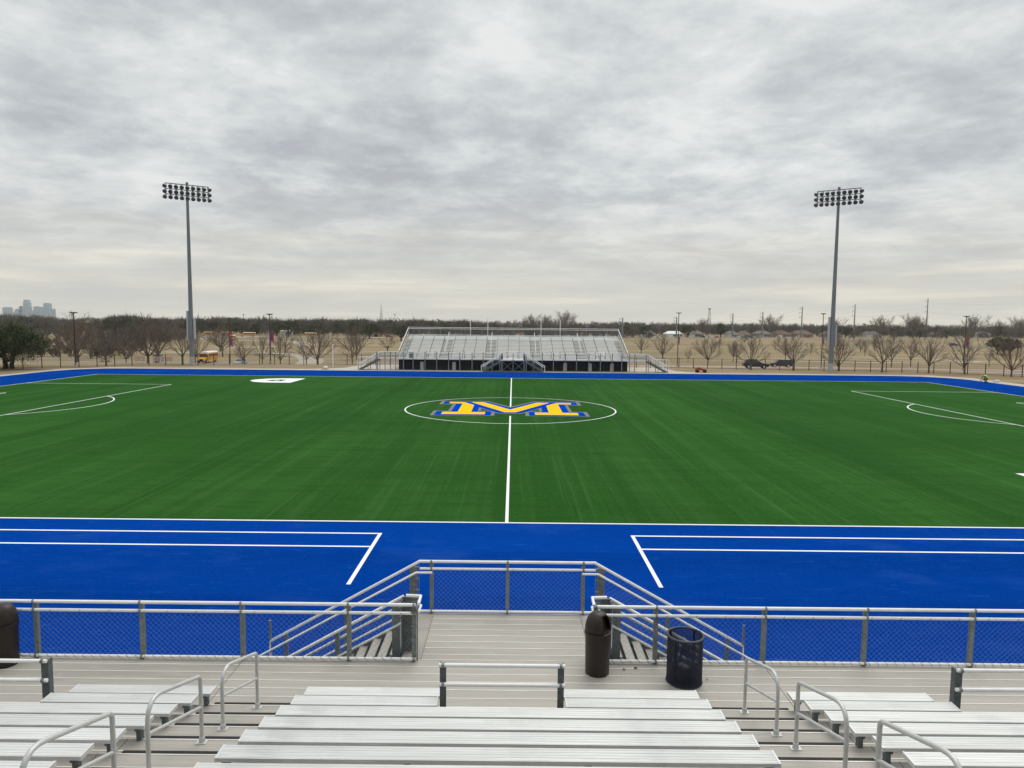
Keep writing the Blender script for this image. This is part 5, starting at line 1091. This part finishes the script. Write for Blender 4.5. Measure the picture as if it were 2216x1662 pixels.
def street_lamp(x, y, h, label, curved=False, mat='bronze'):
    z = terr(x, y); t = thing('street_lamp', label, 'street lamp', (x, y, z), 'small distant lamps')
    m = MB(); m.tube([(x, y, z), (x, y, z+h*0.97)]+([(x-0.6, y, z+h), (x-2.2, y, z+h*1.01)] if curved else [(x, y, z+h)]), 0.16, 6); m.build('shaft', M[mat], t)
    m = MB(); m.box(x-(2.9 if curved else 0.7), x-(1.9 if curved else -0.7), y-0.4, y+0.4, z+h*1.0, z+h*1.0+0.4); m.build('lamp_head', M['black'], t)
for x, y, h, lab, c, mt in ((214.6, 596, 15, 'grey lamp pole on the skyline left of the brown-roofed houses', False, 'pole'), (462, 715, 10.5, 'curved street lamp near the rightmost brown lamp post', True, 'pole'), (378, 690, 12.5, 'small lamp pole just left of the tallest power pole', False, 'bronze'), (-99.6, 600, 17, 'dark lamp pole above the top left corner of the far grandstand', False, 'bronze'), (39.0, 1000, 23, 'dark lamp pole on the skyline above the far grandstand', False, 'bronze'),
                          (-212, 560, 15.5, 'thin lamp pole right of the left mast, above the oaks', False, 'bronze'), (-430, 620, 17.0, 'lamp pole on the left horizon with a flat head', False, 'bronze')): street_lamp(x, y, h, lab, c, mt)
def power_pole(x, y, h, label):
    z = terr(x, y); t = thing('power_pole', label, 'power pole', (x, y, z), 'steel power poles')
    m = MB(); m.tube([(x, y, z), (x, y, z+h)], [0.75, 0.38], 8); m.build('shaft', M['pole'], t)
    for k in range(3):
        zz = z+h*(0.93-k*0.135); m = MB(); m.bar((x, y, zz), (x-2.3, y, zz+0.5), 0.25, 0.25); m.tube([(x-2.3, y, zz+0.5), (x-2.3, y, zz-0.9)], 0.14, 5); m.build('arm', M['pole'], t)
    return (x-2.3, y, z, h)
PP = [(80, 520, 15.5), (132, 575, 17), (190.5, 618, 21.0), (221.3, 632, 22.8), (263.7, 651, 28.3), (325.1, 679, 31.6), (417.7, 720, 39.3)]
PN = ['leftmost faint steel power pole right of the far grandstand', 'second faint steel power pole from the left', 'short steel power pole left of the bushy skyline tree', 'steel power pole behind the broad bare skyline tree', 'tall steel power pole left of the right floodlight mast', 'steel power pole right of the right floodlight mast', 'tallest steel power pole, with three short arms, right part of the sky']
for (x, y, h), lab in zip(PP, PN): power_pole(x, y, h, lab)
for k in range(3):      # each line is one long sagging wire from pole to pole
    pts = []; Q = PP[2:]+[(560, 790, 41)]
    for i in range(len(Q)-1):
        a, b = [(q[0]-2.3, q[1], -4+q[2]*(0.93-k*0.135)-0.9) for q in (Q[i], Q[i+1])]
        for j in range(8): u = j/8; pts.append((a[0]+(b[0]-a[0])*u, a[1]+(b[1]-a[1])*u, a[2]+(b[2]-a[2])*u-4*u*(1-u)*1.6))
    pts.append((560-2.3, 790, -4+41*(0.93-k*0.135)-0.9)); m = MB(); m.tube(pts, 0.035, 3, False); o = m.build('power_line', M['pole'])
    tag(o, ('upper', 'middle', 'lower')[k]+' power line strung between the steel power poles on the right', 'power line', 'power lines on the right')
def lattice(x, y, z0, z1, w, label, bands):
    t = thing('radio_tower', label, 'tower', (x, y, z0)); m = MB(); n = 10; c = [(-1, -1), (1, -1), (1, 1), (-1, 1)]
    for i in range(n):
        za, zb = z0+(z1-z0)*i/n, z0+(z1-z0)*(i+1)/n; wa, wb = w*(1-0.6*i/n), w*(1-0.6*(i+1)/n)
        for k in range(4):
            a, b = c[k], c[(k+1) % 4]; m.bar((x+a[0]*wa, y+a[1]*wa, za), (x+a[0]*wb, y+a[1]*wb, zb), 0.25, 0.25); m.bar((x+a[0]*wa, y+a[1]*wa, za), (x+b[0]*wb, y+b[1]*wb, zb), 0.16, 0.16)
    m.build('lattice', M['pole'], t)
    for z, h, r, mt in bands: m = MB(); m.lathe([(r*0.8, z), (r, z+h*0.3), (r, z+h*0.7), (r*0.8, z+h)], x, y, 10); m.build('antenna_drum', M[mt], t)
lattice(-278, 1500, -4, 30, 3.0, 'red and white radio tower on the skyline left of the far grandstand', [(17, 3.5, 3.2, 'white'), (22, 2.5, 3.0, 'white')])
t = bpy.data.objects['radio_tower']; m = MB(); m.tube([(-278, 1500, 30), (-278, 1500, 41)], 0.5, 6); m.build('mast', M['paint_red'], t)
lattice(330, 1200, -4, 34, 2.2, 'grey lattice tower on the skyline right of the far grandstand', [(32, 1.8, 2.4, 'pole')])

# ================================================================== HOUSES AND SMALL THINGS
def house(x, y, w, d, h, rz, wall, roof, label, garage=True):
    z = terr(x, y); t = thing('house', label, 'house', (x, y, z), 'houses along the far road'); c, s = math.cos(rz), math.sin(rz)
    def T(px, py, pz): return (x+c*px-s*py, y+s*px+c*py, z+pz)
    def bx(name, mat, x0, x1, y0, y1, z0, z1, par=None): m = MB(); m.box(x0, x1, y0, y1, z0, z1); m.v = [T(*v) for v in m.v]; return m.build(name, M[mat], par or t)
    bx('wall', wall, -w/2, w/2, -d/2, d/2, 0, h)
    m = MB(); e = 0.5; m.add([T(-w/2-e, -d/2-e, h), T(w/2+e, -d/2-e, h), T(w/2+e, d/2+e, h), T(-w/2-e, d/2+e, h), T(-w/2+d*0.30, 0, h+d*0.26), T(w/2-d*0.30, 0, h+d*0.26)], [(0, 1, 5, 4), (1, 2, 5), (2, 3, 4, 5), (3, 0, 4), (3, 2, 1, 0)]); rf = m.build('roof', M[roof], t)
    bx('chimney', 'brick', w*0.18, w*0.18+0.8, 0.3, 1.1, h+0.4, h+d*0.26+0.9, rf)
    if garage: bx('garage_door', 'door', -w*0.40, -w*0.40+min(4.6, w*0.3), -d/2-0.04, -d/2-0.003, 0.05, 2.3)
    for k in range(3): f = bx('window', 'glass', w*(0.0+0.16*k), w*(0.0+0.16*k)+1.3, -d/2-0.03, -d/2-0.003, 0.9, 2.1); bx('sill', 'white', w*(0.0+0.16*k)-0.1, w*(0.0+0.16*k)+1.4, -d/2-0.08, -d/2-0.003, 0.8, 0.897, f)
    bx('front_door', 'roof_brown', -w*0.07, -w*0.07+1.0, -d/2-0.03, -d/2-0.003, 0.05, 2.1)
for a in ((137.9, 612, 15, 9, 2.9, 0.05, 'cream', 'white', 'white-roofed pale house right of the far grandstand'), (116, 610, 11, 9, 2.8, 0.05, 'cream', 'roof_grey', 'small pale house with a grey roof left of the white-roofed one'), (193, 630, 10, 9, 3.2, 0.1, 'cream', 'roof_grey', 'cream house, left of the pair below the dark skyline evergreen'), (205, 634, 9, 9, 3.4, 0.1, 'cream', 'roof_brown', 'cream gabled house, right of the pair below the dark skyline evergreen'),
          (224, 642, 15, 11, 3.1, 0.3, 'brick', 'roof_grey', 'grey-roofed brick house above the brown wagon'), (244, 652, 15, 12, 3.2, 0.35, 'brick', 'roof_brown', 'orange-brown roofed brick house above the bare trees by the wagon'), (268, 664, 19, 13, 3.0, 0.3, 'brick', 'roof_brown', 'big low brown-roofed brick house left of the right mast'), (300, 674, 16, 11, 3.0, 0.3, 'brick', 'roof_grey', 'grey-roofed house hidden behind the right floodlight mast'),
          (350, 698, 18, 11, 3.0, 0.3, 'cream', 'roof_grey', 'pale house right of the right mast, among bare trees'), (430, 722, 18, 11, 3.0, 0.3, 'brick', 'roof_brown', 'brown house right of the tallest power pole'), (490, 745, 18, 11, 3.2, 0.3, 'cream', 'roof_grey', 'pale house at the far right, behind the trees'), (530, 760, 15, 11, 3.2, 0.3, 'cream', 'roof_brown', 'rightmost pale house near the edge of the photo'),
          (-171, 540, 8, 8, 3.3, 0, 'cream', 'white', 'small white-roofed house left of the beige hut, among trees'), (160, 628, 14, 10, 2.9, 0.1, 'brick', 'roof_grey', 'low grey-roofed house behind the white pickup')): house(*a)
t = thing('park_hut', 'small beige hut with a flat roof at the far side of the left field', 'hut', (-99.9, 520, -4.2)); z = terr(-99.9, 520)
m = MB(); m.box(-103.8, -97.0, 518, 523, z, z+2.5); m.build('wall', M['brick'], t); m = MB(); m.box(-104.3, -95.6, 517.4, 523.6, z+2.5, z+2.8); m.build('roof', M['roof_brown'], t); m = MB(); m.box(-100.9, -98.6, 517.9, 517.99, z+0.05, z+2.0); m.build('doorway', M['black'], t)
for x in (-96.0,): m = MB(); m.box(x-0.15, x+0.15, 518, 518.3, z, z+2.5); m.build('porch_post', M['roof_brown'], t)
t = thing('white_post', 'tall white post standing on the grass left of the far grandstand', 'post', (-28.7, 113.6, 0)); m = MB(); m.tube([(-28.7, 113.6, 0), (-28.7, 113.6, 3.68)], 0.08, 10); m.build('shaft', M['white'], t); m = MB(); m.lathe([(0.09, 3.68), (0.09, 3.74), (0.02, 3.78)], -28.7, 113.6, 10); m.build('cap', M['white'], t)
t = thing('ground_vent', 'small white domed vent on the grass at the foot of the white post', 'vent', (-28.9, 109.9, 0)); m = MB(); m.lathe([(0.20, 0), (0.20, 0.22), (0.34, 0.24), (0.32, 0.38), (0.20, 0.48), (0.03, 0.52)], -28.9, 109.9, 14); smooth_by_angle(m.build('dome', M['white'], t)); m = MB(); m.box(-29.5, -28.5, 109.6, 110.2, 0, 0.06); m.build('slab', M['roof_brown'], t)
# red utility cart
t = thing('utility_cart', 'rusty red flat cart on the grass right of the far grandstand', 'cart', (29.6, 110.9, 0)); x, y = 29.6, 110.9
m = MB(); m.box(x-0.85, x+0.85, y-0.4, y+0.4, 0.36, 0.50); m.build('bed', M['orange'], t); m = MB(); m.prism([(x-0.75, 0.5), (x-0.7, 0.78), (x-0.2, 0.85), (x+0.1, 0.62), (x+0.6, 0.60), (x+0.7, 0.5)], y-0.3, y+0.3, 'xz'); m.build('engine_cover', M['orange'], t)
for px, py in ((-0.55, -0.42), (0.6, -0.42), (-0.55, 0.42), (0.6, 0.42)): m = MB(); m.tube([(x+px, y+py-0.07, 0.2), (x+px, y+py+0.07, 0.2)], 0.2, 12); m.build('wheel', M['tyre'], t)
m = MB(); m.tube([(x-0.85, y, 0.45), (x-1.05, y, 0.92), (x-1.15, y, 0.95)], 0.03, 6); m.build('handle', M['black'], t)
# red and white barricades
def barricade(x, y, w, label, rz=0.0):
    z = terr(x, y); t = thing('barricade', label, 'barricade', (x, y, z), 'red and white barricades')
    for k in range(3):
        m = MB(); n = 8; zz = z+0.42+k*0.27
        for i in range(n):
            a, b = x-w/2+w*i/n, x-w/2+w*(i+1)/n; m.cur = i % 2; s = 0.06; m.add([(a, y-0.02, zz), (b, y-0.02, zz), (b+s, y-0.02, zz+0.18), (a+s, y-0.02, zz+0.18), (a, y+0.02, zz), (b, y+0.02, zz), (b+s, y+0.02, zz+0.18), (a+s, y+0.02, zz+0.18)], [(0, 1, 2, 3), (7, 6, 5, 4), (3, 2, 6, 7), (1, 0, 4, 5), (0, 3, 7, 4), (2, 1, 5, 6)])
        m.build('striped_board', [M['white'], M['redstripe']], t)
    for q in (-w/2+0.1, w/2-0.1): m = MB(); m.box(x+q-0.03, x+q+0.03, y-0.055, y-0.023, z, z+1.2); m.box(x+q-0.03, x+q+0.03, y-0.35, y+0.35, z, z+0.05); m.build('stand', M['rim'], t)
for x, y, w, lab in ((-66.6, 125.6, 0.8, 'leftmost red and white barricade behind the left fence'), (-65.6, 125.6, 0.8, 'second red and white barricade from the left'), (-63.6, 126.4, 1.0, 'barricade at the left of the denser barricade cluster'), (-62.4, 126.0, 1.0, 'barricade in the middle of the denser barricade cluster'), (-61.2, 126.3, 1.0, 'rightmost red and white barricade, before the multi-stemmed tree')): barricade(x, y, w, lab)
t = thing('picnic_bench', 'grey-brown picnic bench in the hollow beyond the left fence', 'bench', (-77, 134, 0)); x, y = -77, 134; z = terr(x, y)
m = MB(); m.box(x-0.9, x+0.9, y-0.35, y+0.35, z+0.72, z+0.77); m.build('table_top', M['bark'], t)
for q in (-0.62, 0.62): m = MB(); m.box(x-0.9, x+0.9, y+q-0.12, y+q+0.12, z+0.42, z+0.46); m.build('seat', M['bark'], t)
for q in (-0.6, 0.6): m = MB(); m.bar((x+q, y-0.65, z), (x+q, y+0.2, z+0.72), 0.06, 0.06); m.bar((x+q+0.05, y+0.65, z), (x+q+0.05, y-0.2, z+0.72), 0.06, 0.06); m.box(x+q-0.03, x+q+0.08, y-0.7, y+0.7, z+0.36, z+0.42); m.build('leg', M['bark'], t)
t = thing('portable_toilet', 'blue-roofed grey cabin behind the barricades', 'cabin', (-78, 156, 0)); x, y = -78, 156; z = terr(x, y)
m = MB(); m.box(x-0.75, x+0.75, y-0.6, y+0.6, z, z+2.1); m.build('cabin_wall', M['paint_paleblue'], t); m = MB(); m.prism([(x-0.85, z+2.1), (x-0.7, z+2.4), (x+0.7, z+2.4), (x+0.85, z+2.1)], y-0.7, y+0.7, 'xz'); m.build('roof', M['paint_blue'], t); m = MB(); m.box(x-0.4, x+0.4, y-0.62, y-0.603, z+0.1, z+1.95); m.build('door', M['paint_grey'], t)
def bag(x, y):
    t = thing('tool_bag', 'pale cloth bag lying on the concrete strip behind the crouching worker', 'bag', (x, y, 0)); m = MB(); r = random.Random(3)
    m.lathe([(0.22, 0), (0.30, 0.08), (0.28, 0.18), (0.16, 0.27), (0.04, 0.30)], x, y, 12); m.v = [(x+(a-x)*1.5+(c-0.1)*0.6, y+(b-y)*0.8, c+r.uniform(-.02, .02)*(c > 0.02)) for a, b, c in m.v]; smooth_by_angle(m.build('sack', M['cloth_white'], t), 80)
    m = MB(); m.tube([(x-0.5, y-0.1, 0.03), (x-0.25, y, 0.05), (x, y, 0.10)], 0.03, 6); m.build('strap', M['black'], t)
bag(66.9, 97.6)
# the crouching worker: one skinned body, clothing as children
def worker(x, y):
    t = thing('person', 'crouching person in a lime high-visibility vest and pale cap working at the track edge', 'person', (x, y, 0)); b = 'body'
    V, E, Rr = [], [], []
    def v(p, r): V.append((x+p[0], y+p[1], p[2])); Rr.append(r); return len(V)-1
    def e(a, b_): E.append((a, b_))
    pel = v((0.28, 0, 0.52), 0.15); ab = v((0.14, 0, 0.72), 0.135); ch = v((-0.08, 0, 0.88), 0.15); nk = v((-0.27, 0, 0.86), 0.06); hd = v((-0.36, 0, 0.80), 0.085); hd2 = v((-0.43, 0, 0.73), 0.08)
    e(pel, ab); e(ab, ch); e(ch, nk); e(nk, hd); e(hd, hd2)
    for s in (-1, 1):
        hip = v((0.26, s*0.11, 0.48), 0.10); kn = v((-0.08, s*0.17, 0.34 if s > 0 else 0.10), 0.075); an = v((0.22, s*0.15, 0.09), 0.05); to = v((0.05 if s > 0 else 0.34, s*0.16, 0.05), 0.042)
        e(pel, hip); e(hip, kn); e(kn, an); e(an, to)
        sh = v((-0.14, s*0.19, 0.84), 0.06); el = v((-0.26, s*0.25, 0.54), 0.045); wr = v((-0.50, s*0.16, 0.24), 0.032); pa = v((-0.56, s*0.15, 0.16), 0.034)
        e(ch, sh); e(sh, el); e(el, wr); e(wr, pa)
        for k in range(4): f1 = v((-0.60, s*(0.12+0.018*k), 0.10), 0.010); f2 = v((-0.61+0.004*k, s*(0.12+0.018*k), 0.055+0.004*abs(k-1)), 0.009); e(pa, f1); e(f1, f2)
        th = v((-0.55, s*0.105, 0.10), 0.011); e(pa, th)
    me = bpy.data.meshes.new('body'); o0 = origin_of(t); me.from_pydata([(a-o0.x, b_-o0.y, c) for a, b_, c in V], E, []); me.materials.append(M['cloth_dark'])
    o = bpy.data.objects.new('body', me); COL.objects.link(o); o.parent = t
    md = o.modifiers.new('Skin', 'SKIN'); sv = me.skin_vertices[0].data
    for i, r in enumerate(Rr): sv[i].radius = (r, r)
    sv[0].use_root = True; sb = o.modifiers.new('Subdivision', 'SUBSURF'); sb.levels = 1; sb.render_levels = 2
    # vest: a sleeve of rings following the bent back
    ax = [((0.34, 0.58), 0.21, 0.16), ((0.20, 0.74), 0.225, 0.165), ((0.04, 0.87), 0.24, 0.165), ((-0.14, 0.93), 0.22, 0.15), ((-0.22, 0.90), 0.13, 0.11)]
    m = MB(); n = 16
    for i, ((px, pz), ry, rz_) in enumerate(ax):
        q = ax[min(i+1, 4)][0]; p = ax[max(i-1, 0)][0]; d = Vector((q[0]-p[0], 0, q[1]-p[1])).normalized(); up = Vector((-d.z, 0, d.x)); up = up if up.z > 0 else -up
        for k in range(n): a = 2*PI*k/n; c = Vector((x+px, y, pz-0.04))+Vector((0, 1, 0))*ry*math.cos(a)+up*rz_*math.sin(a); m.v.append(tuple(c))
    for i in range(4):
        for k in range(n): k2 = (k+1) % n; m.face([i*n+k, i*n+k2, (i+1)*n+k2, (i+1)*n+k])
    ve = m.build('vest', M['vest'], t, True); so = ve.modifiers.new('thickness', 'SOLIDIFY'); so.thickness = 0.012
    # head: face, ears, cap
    H = Vector((x-0.40, y, 0.77)); m = MB(); m.lathe([(0.02, -0.125), (0.06, -0.11), (0.088, -0.05), (0.094, 0.02), (0.085, 0.07), (0.05, 0.11), (0.01, 0.12)], 0, 0, 16)
    rm = Matrix.Rotation(math.radians(38), 3, 'Y'); m.v = [tuple(H+rm@Vector(p)) for p in m.v]
    for p, r in (((-0.10, 0, -0.01), 0.018), ((0.0, 0.095, 0.0), 0.02), ((0.0, -0.095, 0.0), 0.02), ((-0.085, 0.035, 0.02), 0.010), ((-0.085, -0.035, 0.02), 0.010), ((-0.085, 0, -0.055), 0.014)):
        c = H+rm@Vector(p); m.lathe([(0.003, c.z-r), (r, c.z), (0.003, c.z+r)], c.x, c.y, 8)
    m.build('head', M['skin'], t, True)
    m = MB(); m.lathe([(0.100, 0.015), (0.103, 0.05), (0.085, 0.10), (0.04, 0.135), (0.004, 0.14)], 0, 0, 16); m.add([(-0.09, -0.07, 0.02), (-0.19, -0.05, 0.01), (-0.19, 0.05, 0.01), (-0.09, 0.07, 0.02), (-0.09, -0.07, 0.03), (-0.19, -0.05, 0.02), (-0.19, 0.05, 0.02), (-0.09, 0.07, 0.03)], [(3, 2, 1, 0), (4, 5, 6, 7), (0, 1, 5, 4), (1, 2, 6, 5), (2, 3, 7, 6), (3, 0, 4, 7)])
    m.v = [tuple(H+rm@Vector(p)) for p in m.v]; m.build('cap', M['cloth_white'], t, True)
worker(64.75, 96.8)

# ================================================================== FAR SKYLINE
SG = 'downtown towers on the left horizon'
def tower(x0, x1, h, label, top='flat', y=6000, steps=()):
    t = thing('skyscraper', label, 'skyscraper', ((x0+x1)/2, y, -4), SG); w = x1-x0; d = min(w, 45)
    m = MB()
    if top == 'chamfer':
        m.prism([(x0, -4), (x1, -4), (x1, h*0.84), (x1-w*0.12, h*0.87), (x1-w*0.2, h*0.99), (x1-w*0.25, h), (x0+w*0.22, h), (x0+w*0.16, h*0.98), (x0+w*0.12, h*0.87), (x0, h*0.82)], y, y+d, 'xz')
    elif top == 'round':
        pts = [(x0, -4), (x1, -4), (x1, h*0.70)]+[((x0+x1)/2+w/2*math.cos(a), h*0.70+h*0.30*math.sin(a)) for a in [PI*k/10 for k in range(1, 10)]]+[(x0, h*0.70)]; m.prism(pts, y, y+d, 'xz')
    else: m.box(x0, x1, y, y+d, -4, h)
    m.build('tower_body', M['tower'], t)
    m = MB(); n = max(2, int(w/8))
    for k in range(n): xx = x0+w*(k+0.5)/n; m.box(xx-0.9, xx+0.9, y-0.7, y-0.05, 4, h*0.68)
    m.build('facade_fins', M['paint_grey'], t)
    if top == 'flat': m = MB(); m.box(x0+w*0.2, x1-w*0.2, y+4, y+d-4, h+0.01, h+4); m.build('plant_room', M['tower'], t)
for a in ((-4306, -4247, 88, 'broad flat-topped tower at the far left of the skyline'), (-4247, -4239, 72, 'narrow lower wing beside the broad leftmost tower'), (-4238, -4211, 45, 'low block between the leftmost tower and the tallest tower'), (-4206, -4199, 62, 'narrow side block left of the stepped mid-height tower'), (-4198, -4170, 75, 'stepped mid-height tower left of the tallest tower'), (-4167, -4142, 95, 'tower close to the left flank of the tallest tower'), (-4131, -4087, 156, 'tallest tower of the skyline, with a stepped crown', 'chamfer'), (-4086, -4066, 92, 'slim tower at the right flank of the tallest tower'),
          (-4065, -4045, 60, 'low tower between the slim tower and the flat mid tower'), (-4044, -4006, 97, 'flat-topped mid tower in the middle of the skyline'), (-4000, -3963, 99, 'tower with a rounded arched top', 'round'), (-3958, -3914, 126, 'tall square-topped tower, second tallest of the skyline'), (-3900, -3880, 78, 'short tower near the right end of the skyline'), (-3878, -3869, 72, 'narrow middle tower near the right end of the skyline'), (-3868, -3860, 83, 'thin tower at the right end of the skyline')): tower(*a)
t = thing('observation_tower', 'thin dark mast with two round heads in front of the downtown towers', 'tower', (-1037, 1500, -4)); m = MB(); m.tube([(-1037, 1500, -4), (-1037, 1500, 31)], 0.7, 8); m.build('shaft', M['paint_grey'], t)
for z, r in ((21.3, 2.6), (30.0, 2.2)): m = MB(); m.lathe([(0.8, z-1), (r, z-0.3), (r, z+0.6), (0.8, z+1.2)], -1037, 1500, 12); m.build('round_head', M['paint_grey'], t)

# ================================================================== HAZE
m = MB(); m.box(-6950, 6950, -420, 7430, -12, 210); o = m.build('haze', [])
hm = bpy.data.materials.new('haze_air'); hm.use_nodes = True; nt = hm.node_tree; nt.nodes.clear()
ho = nt.nodes.new('ShaderNodeOutputMaterial'); hv = nt.nodes.new('ShaderNodeVolumePrincipled'); hv.inputs['Color'].default_value = (0.93, 0.97, 1.0, 1); hv.inputs['Density'].default_value = 0.00007; hv.inputs['Anisotropy'].default_value = 0.0
nt.links.new(hv.outputs[0], ho.inputs['Volume']); o.data.materials.append(hm); tag(o, 'thin pale winter haze over the whole scene', None, None, 'stuff')
